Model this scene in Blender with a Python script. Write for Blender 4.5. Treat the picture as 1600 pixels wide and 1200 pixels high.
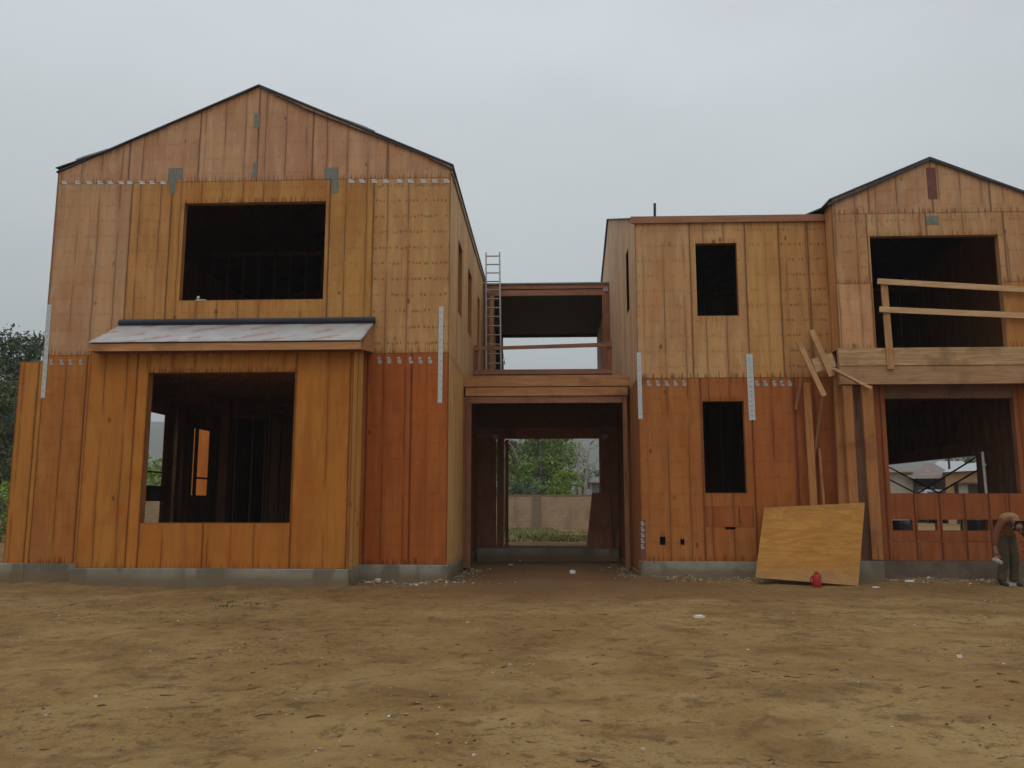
import bpy, bmesh, math, random
from mathutils import Vector, Matrix, noise
random.seed(7)
for o in list(bpy.data.objects): bpy.data.objects.remove(o)
SC = bpy.context.scene
COL = SC.collection
# ------------------------------------------------------------------ camera
F = 1280.0
PITCH = math.atan(183 / F)
YAW = math.atan(57 * math.cos(PITCH) / F)
EYE = 1.5
cd = bpy.data.cameras.new('camera'); cam = bpy.data.objects.new('camera', cd); COL.objects.link(cam)
cd.sensor_width = 36; cd.lens = 36 * F / 1600; cd.clip_end = 6000; cd.clip_start = 0.05
cam.location = (0, 0, EYE); cam.rotation_euler = (math.pi / 2 + PITCH, 0, YAW)
SC.camera = cam
# ------------------------------------------------------------------ sky, sun, exposure
SUN_EL, SUN_AZ = math.radians(58), math.radians(200)     # azimuth clockwise from +Y
w = bpy.data.worlds.new("World"); SC.world = w; w.use_nodes = True
nt = w.node_tree; bg = nt.nodes['Background']; bg.inputs[1].default_value = 0.120
sky = nt.nodes.new('ShaderNodeTexSky'); sky.sky_type = 'NISHITA'; sky.sun_disc = False
sky.sun_elevation = SUN_EL; sky.sun_rotation = SUN_AZ; sky.dust_density = 4; sky.air_density = 1.5
hs = nt.nodes.new('ShaderNodeHueSaturation'); hs.inputs['Saturation'].default_value = 0.2
nt.links.new(sky.outputs[0], hs.inputs['Color'])
tc = nt.nodes.new('ShaderNodeTexCoord')
sx = nt.nodes.new('ShaderNodeSeparateXYZ'); nt.links.new(tc.outputs['Generated'], sx.inputs[0])
gr = nt.nodes.new('ShaderNodeValToRGB'); nt.links.new(sx.outputs[2], gr.inputs[0])
gr.color_ramp.elements[0].position = 0.12; gr.color_ramp.elements[0].color = (4.55, 5.05, 5.15, 1)
gr.color_ramp.elements[1].position = 0.52; gr.color_ramp.elements[1].color = (6.1, 6.5, 6.85, 1)
cn = nt.nodes.new('ShaderNodeTexNoise'); cn.inputs['Scale'].default_value = 2.2; cn.inputs['Detail'].default_value = 3
cm = nt.nodes.new('ShaderNodeMapping'); cm.inputs['Scale'].default_value = (1, 1, 2.5)
nt.links.new(tc.outputs['Generated'], cm.inputs[0]); nt.links.new(cm.outputs[0], cn.inputs['Vector'])
cr = nt.nodes.new('ShaderNodeMapRange'); cr.inputs['From Min'].default_value = .3; cr.inputs['From Max'].default_value = .7
cr.inputs['To Min'].default_value = 0.91; cr.inputs['To Max'].default_value = 1.06
nt.links.new(cn.outputs[0], cr.inputs[0])
vm = nt.nodes.new('ShaderNodeVectorMath'); vm.operation = 'SCALE'
nt.links.new(gr.outputs[0], vm.inputs[0]); nt.links.new(cr.outputs[0], vm.inputs['Scale'])
mx = nt.nodes.new('ShaderNodeMixRGB'); mx.inputs[0].default_value = 0.9
nt.links.new(hs.outputs[0], mx.inputs[1]); nt.links.new(vm.outputs[0], mx.inputs[2]); nt.links.new(mx.outputs[0], bg.inputs[0])
sl = bpy.data.lights.new('sun', 'SUN'); so = bpy.data.objects.new('sun', sl); COL.objects.link(so)
sl.energy = 0.5; sl.angle = math.radians(40); sl.color = (1, .96, .9)
sd = Vector((math.sin(SUN_AZ) * math.cos(SUN_EL), math.cos(SUN_AZ) * math.cos(SUN_EL), math.sin(SUN_EL)))
so.rotation_euler = sd.to_track_quat('Z', 'Y').to_euler()
SC.view_settings.view_transform = 'Standard'; SC.view_settings.look = 'None'
SC.view_settings.exposure = 0.0; SC.view_settings.gamma = 1
SC.cycles.max_bounces = 6; SC.cycles.diffuse_bounces = 3; SC.cycles.use_denoising = True
# ------------------------------------------------------------------ photo measurements -> metres on a plane
cF = Vector((-math.sin(YAW) * math.cos(PITCH), math.cos(YAW) * math.cos(PITCH), math.sin(PITCH)))
cR = Vector((math.cos(YAW), math.sin(YAW), 0)); cU = cR.cross(cF)
def ray(px, py): return cF * F + cR * (px - 800) - cU * (py - 600)
def P(px, py, Y):
    d = ray(px, py); t = Y / d.y; return (d.x * t, EYE + d.z * t)
def PX(px, py, Y): return P(px, py, Y)[0]
def PZ(px, py, Y): return P(px, py, Y)[1]
def G(px, py, z=0.0):                                   # point of the ground seen at that pixel
    d = ray(px, py); t = (z - EYE) / d.z; return Vector((d.x * t, d.y * t, z))
def onX(px, py, X):                                     # (Y, z) on a plane x = X
    d = ray(px, py); t = X / d.x; return (d.y * t, EYE + d.z * t)
# ------------------------------------------------------------------ mesh builder
class MB:
    def __init__(s): s.v = []; s.f = []; s.e = []; s.m = []; s.t = []; s.attr = False; s.mi = []
    def face(s, pts):
        i = len(s.v); s.v += [tuple(p) for p in pts]; s.f.append(tuple(range(i, i + len(pts)))); return i
    def hexa(s, c):
        """c: 8 corners, bottom ring 0-3 then top ring 4-7"""
        i = len(s.v); s.v += [tuple(p) for p in c]
        for q in ((3,2,1,0),(4,5,6,7),(0,1,5,4),(1,2,6,5),(2,3,7,6),(3,0,4,7)): s.f.append(tuple(i + k for k in q))
    def box(s, x0, x1, y0, y1, z0, z1):
        s.hexa([(x0,y0,z0),(x1,y0,z0),(x1,y1,z0),(x0,y1,z0),(x0,y0,z1),(x1,y0,z1),(x1,y1,z1),(x0,y1,z1)])
    def beam(s, a, b, wd, th, up=(0,0,1)):
        """a board from a to b; wd across (perp to up), th along up"""
        a = Vector(a); b = Vector(b); d = (b - a).normalized(); u = Vector(up)
        r = d.cross(u)
        if r.length < 1e-4: r = d.cross(Vector((0, 1, 0)))
        r.normalize(); u = r.cross(d).normalized()
        c = []
        for p in (a, b):
            for sr, su in ((-1,-1),(1,-1),(1,1),(-1,1)): c.append(p + r * sr * wd / 2 + u * su * th / 2)
        s.hexa(c)
    def tube(s, pts, rs, n=8, cap=True):
        if not isinstance(rs, (list, tuple)): rs = [rs] * len(pts)
        base = len(s.v); pts = [Vector(p) for p in pts]
        for k, p in enumerate(pts):
            d = (pts[min(k + 1, len(pts) - 1)] - pts[max(k - 1, 0)]).normalized()
            r = d.cross(Vector((0.13, 0.31, 0.94)));
            if r.length < .05: r = d.cross(Vector((1, 0, 0)))
            r.normalize(); u = r.cross(d)
            for j in range(n):
                a = 2 * math.pi * j / n; s.v.append(tuple(p + (r * math.cos(a) + u * math.sin(a)) * rs[k]))
        for k in range(len(pts) - 1):
            for j in range(n):
                j2 = (j + 1) % n; s.f.append((base + k*n + j, base + k*n + j2, base + (k+1)*n + j2, base + (k+1)*n + j))
        if cap:
            s.f.append(tuple(base + j for j in range(n))[::-1]); s.f.append(tuple(base + (len(pts)-1)*n + j for j in range(n)))
    def build(s, name, mat, parent=None, smooth=False, label=None, cat=None, group=None, kind=None, bevel=0, weld=False):
        me = bpy.data.meshes.new(name); me.from_pydata(s.v, [], s.f); me.update()
        if s.attr:
            for nm, data in (('edge', s.e), ('misc', s.m), ('tint', s.t)):
                a = me.attributes.new(nm, 'FLOAT_VECTOR', 'POINT'); flat = [c for q in data for c in q]; a.data.foreach_set('vector', flat)
        if isinstance(mat, (list, tuple)):
            for m_ in mat: me.materials.append(m_)
            for k, p_ in enumerate(me.polygons): p_.material_index = s.mi[k] if k < len(s.mi) else 0
        else: me.materials.append(mat)
        if weld:
            bm = bmesh.new(); bm.from_mesh(me); bmesh.ops.remove_doubles(bm, verts=bm.verts, dist=1e-5); bm.to_mesh(me); bm.free()
        if smooth: me.polygons.foreach_set('use_smooth', [True] * len(me.polygons))
        o = bpy.data.objects.new(name, me); COL.objects.link(o)
        if parent: o.parent = parent
        if bevel:
            b = o.modifiers.new('b', 'BEVEL'); b.width = bevel; b.segments = 1
        return tag(o, label, cat, group, kind)
def tag(o, label=None, cat=None, group=None, kind=None):
    for k, v in (('label', label), ('category', cat), ('group', group), ('kind', kind)):
        if v: o[k] = v
    return o
def empty(name, loc, label, cat, group=None):
    o = bpy.data.objects.new(name, None); COL.objects.link(o); o.location = loc
    return tag(o, label, cat, group)
def splay(mb, y0):
    mb.v = [(x * (y / y0), y, z) for x, y, z in mb.v]; return mb
def relink(o, root):                                    # parent a mesh given in world coordinates to a moved Empty
    o.parent = root; o.matrix_parent_inverse = Matrix.Translation(-root.location); return o
# ------------------------------------------------------------------ node helper
class S:
    """socket wrapper with operators"""
    def __init__(s, t, sock): s.t = t; s.s = sock
    def op(s, o, b=None, c=None, clamp=False):
        n = s.t.nodes.new('ShaderNodeMath'); n.operation = o; n.use_clamp = clamp
        s.t.links.new(s.s, n.inputs[0])
        for i, q in ((1, b), (2, c)):
            if q is None: continue
            if isinstance(q, S): s.t.links.new(q.s, n.inputs[i])
            else: n.inputs[i].default_value = q
        return S(s.t, n.outputs[0])
    def __add__(s, b): return s.op('ADD', b)
    def __sub__(s, b): return s.op('SUBTRACT', b)
    def __mul__(s, b): return s.op('MULTIPLY', b)
    def __truediv__(s, b): return s.op('DIVIDE', b)
    def inv(s): return s.op('MULTIPLY_ADD', -1.0, 1.0)
    def fract(s): return s.op('FRACT')
    def abs(s): return s.op('ABSOLUTE')
    def floor(s): return s.op('FLOOR')
    def min(s, b): return s.op('MINIMUM', b)
    def max(s, b): return s.op('MAXIMUM', b)
    def step(s, a, b, ta=0.0, tb=1.0):                  # smooth map a..b -> ta..tb
        n = s.t.nodes.new('ShaderNodeMapRange'); n.interpolation_type = 'SMOOTHSTEP'
        n.inputs[1].default_value = a; n.inputs[2].default_value = b; n.inputs[3].default_value = ta; n.inputs[4].default_value = tb
        s.t.links.new(s.s, n.inputs[0]); return S(s.t, n.outputs[0])
class NT:
    def __init__(s, name, rough=.8, spec=.3):
        s.m = bpy.data.materials.new(name); s.m.use_nodes = True; s.t = s.m.node_tree; s.b = s.t.nodes['Principled BSDF']
        s.b.inputs['Roughness'].default_value = rough; s.b.inputs['Specular IOR Level'].default_value = spec
    def pos(s):
        n = s.t.nodes.new('ShaderNodeNewGeometry'); return n.outputs['Position']
    def objpos(s):
        n = s.t.nodes.new('ShaderNodeTexCoord'); return n.outputs['Object']
    def sep(s, v):
        n = s.t.nodes.new('ShaderNodeSeparateXYZ'); s.t.links.new(v, n.inputs[0]); return [S(s.t, n.outputs[i]) for i in range(3)]
    def comb(s, *a):
        n = s.t.nodes.new('ShaderNodeCombineXYZ')
        for i, q in enumerate(a):
            if isinstance(q, S): s.t.links.new(q.s, n.inputs[i])
            else: n.inputs[i].default_value = q
        return n.outputs[0]
    def noise(s, vec, scale=1, detail=2, rough=.5, dist=0):
        n = s.t.nodes.new('ShaderNodeTexNoise'); n.inputs['Scale'].default_value = scale; n.inputs['Detail'].default_value = detail
        n.inputs['Roughness'].default_value = rough; n.inputs['Distortion'].default_value = dist
        if vec is not None: s.t.links.new(vec, n.inputs['Vector'])
        return S(s.t, n.outputs[0])
    def voro(s, vec, scale=1, out='Distance', rnd=1):
        n = s.t.nodes.new('ShaderNodeTexVoronoi'); n.inputs['Scale'].default_value = scale; n.inputs['Randomness'].default_value = rnd
        s.t.links.new(vec, n.inputs['Vector']); return S(s.t, n.outputs[out])
    def attr(s, name):
        n = s.t.nodes.new('ShaderNodeAttribute'); n.attribute_name = name; return n.outputs['Vector']
    def mix(s, fac, a, b, mode='MIX'):
        n = s.t.nodes.new('ShaderNodeMixRGB'); n.blend_type = mode
        if isinstance(fac, S): s.t.links.new(fac.s, n.inputs[0])
        else: n.inputs[0].default_value = fac
        for i, q in ((1, a), (2, b)):
            if isinstance(q, tuple): n.inputs[i].default_value = (*q[:3], 1)
            elif isinstance(q, S): s.t.links.new(q.s, n.inputs[i])
            else: s.t.links.new(q, n.inputs[i])
        return n.outputs[0]
    def scale(s, col, k):
        n = s.t.nodes.new('ShaderNodeVectorMath'); n.operation = 'SCALE'; s.t.links.new(col, n.inputs[0])
        if isinstance(k, S): s.t.links.new(k.s, n.inputs['Scale'])
        else: n.inputs['Scale'].default_value = k
        return n.outputs[0]
    def color(s, c):
        if isinstance(c, tuple): s.b.inputs['Base Color'].default_value = (*c[:3], 1)
        else: s.t.links.new(c, s.b.inputs['Base Color'])
        return s
    def bump(s, h, strength=.3, dist=.01):
        n = s.t.nodes.new('ShaderNodeBump'); n.inputs['Strength'].default_value = strength; n.inputs['Distance'].default_value = dist
        s.t.links.new(h.s, n.inputs['Height']); s.t.links.new(n.outputs[0], s.b.inputs['Normal']); return s
# ------------------------------------------------------------------ materials
def mat_ply():
    n = NT('weathered_plywood', .82, .25)
    x, y, z = n.sep(n.pos()); h = x + y
    du, dr, dt = n.sep(n.attr('edge')); db, rnd, nail = n.sep(n.attr('misc'))
    tint = n.attr('tint')
    off = rnd * 37.0
    hv = h + off; zv = z + off
    # broad veneer figure: tall flowing bands
    f1 = n.noise(n.comb(hv * 5.5, rnd * 9.0, zv * .55), 1, 3, .55, 1.2)
    f2 = n.noise(n.comb(hv * 22.0, rnd * 5.0, zv * .9), 1, 2, .5, .6)
    gr_ = n.noise(n.comb(hv * 120.0, 0.0, zv * 3.0), 1, 2, .6)
    bl = n.noise(n.comb(h * 1.5, 3.0, z * 1.0), 1, 4, .62, .5)
    col = n.mix(f1.step(.32, .68), n.mix(.85, tint, (.86, .79, .72), 'MULTIPLY'), n.mix(.6, tint, (1.12, 1.12, 1.05), 'MULTIPLY'))
    col = n.mix(f2.step(.55, .80) * .16, col, n.mix(1, tint, (.62, .48, .38), 'MULTIPLY'))
    col = n.mix(bl.step(.46, .66) * .55, col, n.mix(1, tint, (.90, .66, .46), 'MULTIPLY'))
    # rectangular veneer patches of another hue
    pr_ = n.noise(n.comb(hv * 1.9, rnd * 20.0, zv * .75), 1, 3, .6, .4)
    col = n.mix(pr_.step(.50, .60) * .45, col, n.mix(1, tint, (1.12, 1.0, .85), 'MULTIPLY'))
    col = n.mix(pr_.step(.38, .46).inv() * .45, col, n.mix(1, tint, (.82, .66, .60), 'MULTIPLY'))
    col = n.mix(gr_.step(.5, .9) * .14, col, n.mix(1, tint, (.6, .5, .42), 'MULTIPLY'))
    # weathered grey wash in places
    gw = n.noise(n.comb(h * 2.0, 7.0, z * .5), 1, 4, .6)
    col = n.mix(gw.step(.58, .80) * .12, col, (.36, .26, .18))
    # knots and football patches
    kd = n.voro(n.comb(hv * 3.0, rnd * 50.0, zv * 1.7), 1.0)
    kf = (kd.step(.05, .13)).inv()
    ks = n.noise(n.comb(hv * 1.1, 1.0, zv * 1.3), 1, 0).step(.5, .56)
    col = n.mix(kf * ks * .75, col, (.10, .045, .022))
    # dark wavy lines along the studs
    wv = n.noise(n.comb(h * .7, 1.0, z * 1.1), 1, 2, .5) * .05
    wv2 = n.noise(n.comb(h * 2.0, 2.0, z * 6.0), 1, 2, .6) * .018
    hh = (h + wv + wv2) / .406
    cell = hh.floor(); m = ((hh - cell) - .5).abs() * .406
    cs = n.noise(n.comb(cell * 3.71, rnd * 11.0, 0.5), 1, 0)
    vis = n.noise(n.comb(cell * 2.3, 4.0, z * .8), 1, 2).step(.34, .52) * cs.step(.30, .46)
    line = m.step(.003, .017).inv() * vis
    halo = m.step(.01, .07).inv() * vis * .30
    # second, thinner streak family
    h2 = (h + wv * 1.7 + wv2) / .173; c2 = h2.floor(); m2 = ((h2 - c2) - .5).abs() * .173
    v2 = n.noise(n.comb(c2 * 5.3, rnd * 3.0, z * .8), 1, 2).step(.56, .66)
    line2 = m2.step(.002, .012).inv() * v2 * .55
    # panel seams
    ed = du.min(dr); wb = n.noise(n.comb(0.0, rnd * 9.0, z * 3.0), 1, 3, .6)
    seam = (ed - wb * .035).step(-.014, .02).inv()
    seamh = ed.step(.0, .09).inv() * wb.step(.35, .65) * .35
    # drips below top edges and wicking above bottom edges
    sn = n.noise(n.comb(h * 34.0, 0.0, z * .9), 1, 2, .5)
    ln = n.noise(n.comb(h * 16.0, 8.0, .0), 1, 1)
    drip = (dt - ln * .5).step(-.28, .08).inv() * sn.step(.52, .66) * nail.step(.02, .35)
    top = dt.step(.0, .03).inv() * .6
    bot = (db - ln * .22).step(-.10, .04).inv() * sn.step(.46, .60) * (nail.step(.02, .3) * .6 + .2)
    # nails with rust halos in rows
    nx = (((h + n.noise(n.comb(h * 2.0, 1.0, z * 2.0), 1, 1) * .12) / .14).fract() - .5).abs() * .14; rowz = n.noise(n.comb(h * 5.0, 6.0, 0.0), 1, 1) * .10
    nz = (((z + rowz) / .42).fract() - .5).abs() * .42
    nd = (nx * nx + nz * nz).op('SQRT'); nr = n.voro(n.comb((h / .125).floor() * 1.7, (z / .42).floor() * 2.3, 0.0), 1, 'Distance')
    dots = nd.step(.007, .024).inv() * nail * nr.step(.25, .45)
    # rows of rusty fixings: short smeared marks at uneven spacing
    r2 = n.noise(n.comb(h * 6.0, 2.0, (z / .31).floor() * 5.0), 1, 2) * .13
    ux = (h + n.noise(n.comb(h * 3.0, 3.0, (z / .31).floor() * 3.0), 1, 1) * .2) / .075
    mxx = ((ux.fract()) - .5).abs() * .075; mzz = (((z + r2) / .31).fract() - .5).abs() * .31
    sel = n.noise(n.comb(ux.floor() * 3.3, (z / .31).floor() * 2.7, 1.0), 1, 0).step(.36, .52)
    smear = (mxx * mxx + mzz * mzz * .45).op('SQRT').step(.006, .026).inv() * sel * nail
    rowst = mzz.step(.0, .05).inv() * n.noise(n.comb(h * 5.0, 9.0, z * 3.0), 1, 3).step(.44, .66) * nail * .42
    dark = (line * .78).max(halo * .8).max(line2 * .5).max(seam * .7).max(seamh * .6).max(drip * .6).max(top * .8).max(bot).max(smear * .75).max(rowst)
    col = n.mix(dark, col, n.mix(1, tint, (.27, .19, .20), 'MULTIPLY'))
    # mottled wet blotches near the ground
    fl = n.noise(n.comb(h * 5.0, 1.0, z * 4.0), 1, 4, .65)
    col = n.mix(fl.step(.55, .75) * .25, col, n.mix(1, tint, (.55, .42, .36), 'MULTIPLY'))
    n.color(col)
    rr = f2.step(.3, .7, .62, .9); n.t.links.new(rr.s, n.b.inputs['Roughness'])
    n.bump(f2 * .5 + gr_ * .35 - dark * .6, .35, .006)
    return n.m
def mat_lumber(name, axis, c1, c2, dark=.5):
    n = NT(name, .8, .25); x, y, z = n.sep(n.pos())
    q = {'x': (x * 1.5, y * 20.0, z * 20.0), 'y': (x * 20.0, y * 1.5, z * 20.0), 'z': (x * 20.0, y * 20.0, z * 1.5)}[axis]
    a = n.noise(n.comb(*q), 1, 4, .6, .8)
    b = n.noise(n.pos(), 1.7, 3, .6); k = n.voro(n.comb(*[e * .25 for e in q]), 1).step(.05, .14).inv()
    col = n.mix(a.step(.35, .7), c1, c2); col = n.mix(b.step(.5, .72) * dark, col, tuple(v * .45 for v in c1))
    col = n.mix(k * .6, col, tuple(v * .3 for v in c1))
    n.color(col).bump(a, .4, .004); return n.m
def mat_simple(name, c, rough=.7, metal=0, var=.25, scale=8, spec=.4, bump=.2):
    n = NT(name, rough, spec); n.b.inputs['Metallic'].default_value = metal
    a = n.noise(n.pos(), scale, 4, .6); b = n.noise(n.pos(), scale * .2, 2)
    col = n.mix(a.step(.3, .75), c, tuple(v * (1 - var) for v in c)); col = n.mix(b.step(.5, .8) * var, col, tuple(v * .6 for v in c))
    n.color(col).bump(a, bump, .005); return n.m
PLY = mat_ply()
LUM_X = mat_lumber('lumber_along', 'x', (.44, .20, .085), (.56, .29, .13))
LUM_Z = mat_lumber('lumber_upright', 'z', (.35, .14, .045), (.44, .19, .065))
LUM_Y = mat_lumber('lumber_deep', 'y', (.30, .15, .08), (.42, .22, .11))
LUM_NEW = mat_lumber('fresh_lumber', 'x', (.52, .31, .16), (.66, .43, .24), .3)
LUM_NEWZ = mat_lumber('fresh_lumber_upright', 'z', (.41, .215, .09), (.51, .28, .125), .4)
LUM_RED = mat_lumber('reddish_lumber', 'x', (.31, .145, .09), (.40, .195, .12))
LUM_REDZ = mat_lumber('reddish_lumber_upright', 'z', (.25, .105, .055), (.33, .145, .08))
LUM_OLD = mat_lumber('glued_beam', 'x', (.36, .20, .10), (.48, .28, .15), .5)
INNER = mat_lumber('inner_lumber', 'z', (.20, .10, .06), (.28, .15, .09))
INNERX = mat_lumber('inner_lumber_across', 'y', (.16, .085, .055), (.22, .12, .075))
STEEL = mat_simple('galvanised_steel', (.60, .63, .63), .5, .35, .25, 30)
STEEL_DK = mat_simple('dull_grey_plate', (.21, .22, .19), .6, .2, .3, 12)
NAVY = mat_simple('black_flashing', (.022, .027, .045), .45, 0, .3, 6)
FELT = mat_simple('dark_roof_felt', (.075, .085, .10), .8, 0, .4, 5)
ALU = mat_simple('ladder_aluminium', (.36, .33, .32), .6, .1, .2, 20)
WHITE = mat_simple('white_scrap', (.72, .72, .70), .7, 0, .15, 10)
RED = mat_simple('red_plastic', (.42, .02, .018), .45, 0, .3, 20)
BLACK = mat_simple('black_iron', (.02, .02, .022), .6)
DARKIN = mat_simple('shaded_underlay', (.10, .08, .07), .9)
RUST = mat_simple('red_brown_vent', (.20, .075, .06), .8, 0, .3, 10)
def mat_concrete():
    n = NT('concrete_footing', .9, .2); x, y, z = n.sep(n.pos()); h = x + y
    a = n.noise(n.pos(), 3, 5, .65); b = n.noise(n.comb(h * 2.2, 0.0, z * 1.0), 1, 2, .5); c = n.noise(n.comb(h * 9.0, 1.0, z * 2.5), 1, 3, .6)
    st = n.noise(n.comb(h * .55, 4.0, z * .2), 1, 1)
    col = n.mix(a.step(.3, .7), (.24, .215, .165), (.33, .30, .235)); col = n.mix(b.step(.48, .60) * .75, col, (.15, .13, .098))
    col = n.mix(c.step(.6, .75) * .4, col, (.33, .30, .24)); col = n.mix(st.step(.5, .6) * .35, col, (.14, .11, .08))
    col = n.mix((z - .02 - a * .30 - b * .12).step(-.10, .06).inv() * .85, col, (.20, .14, .08))
    n.color(col).bump(a, .5, .012); return n.m
CONC = mat_concrete()
def mat_ground():
    n = NT('packed_dirt', .95, .12); p = n.pos(); x, y, z = n.sep(p)
    s1 = n.noise(p, .55, 6, .62, .5); s2 = n.noise(n.comb(x, y, 3.0), 1.6, 6, .66, .6)
    s3 = n.noise(p, 9, 5, .7); s4 = n.noise(p, 42, 4, .7); s5 = n.noise(n.comb(x, y, 9.0), .16, 3, .5)
    s6 = n.noise(n.comb(x, y, 14.0), 3.4, 7, .72, .4); gp = n.noise(n.comb(x, y, 30.0), .5, 4, .6)
    col = n.mix(s1.step(.38, .62), (.30, .19, .075), (.385, .27, .120))
    col = n.mix(s5.step(.45, .62) * .5, col, (.30, .185, .080))
    col = n.mix(s2.step(.50, .64) * .55, col, (.20, .125, .060))
    col = n.mix(s2.step(.32, .44).inv() * .5, col, (.41, .305, .165))
    col = n.mix(s6.step(.53, .64) * .7, col, (.15, .092, .042))
    col = n.mix(s6.step(.36, .44).inv() * .35, col, (.39, .29, .155))
    gm = gp.step(.44, .56)
    col = n.mix(s3.step(.50, .68) * (gm * .5 + .35), col, (.15, .095, .045))
    col = n.mix(s4.step(.54, .70) * (gm * .55 + .35), col, (.115, .078, .042))
    col = n.mix(s4.step(.26, .42).inv() * (gm * .5 + .3), col, (.52, .42, .27))
    # darker earth close to the footings
    near = (y + s2 * 1.6).step(13.2, 15.0); col = n.mix(near * .45, col, (.20, .125, .06))
    # reddish churned earth towards the passage, with its shade darkened into the colour
    rd = ((x - .6).abs() / 2.6).op('POWER', 2.0) + ((y - 17.0).abs() / 4.2).op('POWER', 2.0)
    col = n.mix((rd - s2 * 1.3).step(-.3, 1.0).inv() * .75, col, (.20, .115, .06))
    cr_ = n.noise(n.comb(x * .5, y * 1.1, 21.0), 1, 3, .6).step(.56, .68)
    col = n.mix(cr_ * .45, col, (.24, .135, .06))
    big = n.noise(n.comb(x, y, 50.0), .22, 4, .6, .6); trk = n.noise(n.comb(x * .25 + y * .10, y * .9 - x * .12, 8.0), 1, 3, .55).step(.54, .66)
    col = n.mix(1, col, (1.0, .935, .855), 'MULTIPLY'); col = n.mix(big.step(.44, .60) * .5, col, n.mix(1, col, (.72, .66, .60), 'MULTIPLY')); col = n.mix(trk * .35, col, n.mix(1, col, (.74, .70, .66), 'MULTIPLY'))
    n.color(col).bump(s3 * .7 + s4 * .5 + s2, .9, .03); return n.m
GROUND = mat_ground()
def mat_underlay():
    n = NT('printed_roof_underlay', .55, .3); x, y, z = n.sep(n.pos())
    b = y * .82 - x * .52 + n.noise(n.comb(x * 1.2, y * 1.2, 0.0), 1, 1) * .12; a = x * .82 + y * .52
    row = (b / .42).floor(); fr = ((b / .42).fract() - .5).abs()
    nz_ = n.noise(n.comb(a * 1.9 + row * 5.1, row * 3.7, 0.0), 1, 1).step(.44, .54)
    st = n.noise(n.comb(a * 9.0, b * 16.0, row), 1, 2).step(.34, .50)
    mask = fr.step(.10, .24).inv() * nz_ * st
    d = n.noise(n.pos(), 2.5, 3, .6)
    col = n.mix(d.step(.35, .7), (.46, .455, .445), (.54, .535, .52)); col = n.mix(mask * .62, col, (.46, .15, .13))
    n.color(col).bump(d, .15, .01); return n.m
UNDER = mat_underlay()
def mat_leaf(name, c, c2, tr=.3):
    n = NT(name, .7, .2); a = n.voro(n.pos(), .9, 'Color'); b = n.noise(n.pos(), .8, 3, .6)
    r = n.sep(a.s)[0]
    col = n.mix(b.step(.35, .65), c, c2); col = n.mix(r * .5, col, tuple(v * .5 for v in c))
    n.color(col)
    return n.m
LEAF = mat_leaf('leaf_green', (.18, .28, .05), (.25, .35, .07))
LEAF_OL = mat_leaf('leaf_olive', (.11, .145, .065), (.16, .19, .085))
LEAF_DK = mat_leaf('leaf_dark', (.085, .125, .07), (.12, .16, .085))
LEAF_BR = mat_leaf('leaf_bright', (.20, .31, .05), (.26, .36, .07))
BARK = mat_simple('grey_bark', (.26, .22, .18), .9, 0, .4, 6)
BARK_P = mat_simple('pale_dead_bark', (.42, .38, .33), .9, 0, .35, 6)
TAN = [.62, .33, .14]
def T(r, g, b): return (r, g, b)
UP_T = [T(.62, .34, .155), T(.64, .33, .13), T(.60, .33, .16)]
# ------------------------------------------------------------------ sheathing
def sheath(frame, seams, bands, openings, tints, topf=None, extra=(), nails=0.0, th=.012, mb=None, gap=.0025):
    """frame(u, t, z) -> xyz. seams: u of panel joints. bands: z joints. openings: (u0,u1,z0,z1). tints: f(ui, bi, uc, zc)->colour"""
    mb = mb or MB(); mb.attr = True
    us = sorted(set([round(a, 4) for a in list(seams) + [q for o in openings for q in o[:2]] + list(extra)]))
    us = [u for u in us if seams[0] - 1e-3 <= u <= seams[-1] + 1e-3]
    rn = {}
    for i in range(len(us) - 1):
        a, b = us[i], us[i + 1]
        if b - a < .004: continue
        mid = (a + b) / 2
        si = max([k for k in range(len(seams) - 1) if seams[k] <= mid + 1e-9] or [0])
        la, rb = seams[si], seams[si + 1]
        for j in range(len(bands) - 1):
            segs = [(bands[j], bands[j + 1])]
            for o in openings:
                if o[0] < mid < o[1]:
                    ns = []
                    for z0, z1 in segs:
                        if o[3] <= z0 or o[2] >= z1: ns.append((z0, z1)); continue
                        if o[2] > z0: ns.append((z0, o[2]))
                        if o[3] < z1: ns.append((o[3], z1))
                    segs = ns
            for z0, z1 in segs:
                if z1 - z0 < .01: continue
                g0 = gap if abs(a - la) < 1e-3 and si > 0 else 0; g1 = gap if abs(b - rb) < 1e-3 and si < len(seams) - 2 else 0
                za = zb = z1 - gap; zc = z0 + gap
                ua, ub = a + g0, b - g1
                if topf and j == len(bands) - 2:
                    za, zb = min(za, topf(ua)), min(zb, topf(ub))
                if max(za, zb) <= zc + .005: continue
                za = max(za, zc + .001); zb = max(zb, zc + .001)
                key = (si, j)
                if key not in rn: rn[key] = random.random()
                r = rn[key]; tn = tints(si, j, mid, (z0 + z1) / 2)
                k = .96 + .08 * r; tn = (tn[0] * k * .86, tn[1] * (k + .03 * (r - .5)) * .79, tn[2] * k * .68)
                st = len(mb.v)
                mb.hexa([frame(ua, 0, zc), frame(ub, 0, zc), frame(ub, th, zc), frame(ua, th, zc),
                         frame(ua, 0, za), frame(ub, 0, zb), frame(ub, th, zb), frame(ua, th, za)])
                for (u, z, q) in ((ua, zc, za), (ub, zc, zb), (ub, zc, zb), (ua, zc, za), (ua, za, za), (ub, zb, zb), (ub, zb, zb), (ua, za, za)):
                    mb.e.append((u - la, rb - u, q - z)); mb.m.append((z - zc, r, nails(si) if callable(nails) else nails)); mb.t.append(tn)
    return mb
def front(Y): return lambda u, t, z: (u, Y + t, z)
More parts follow.
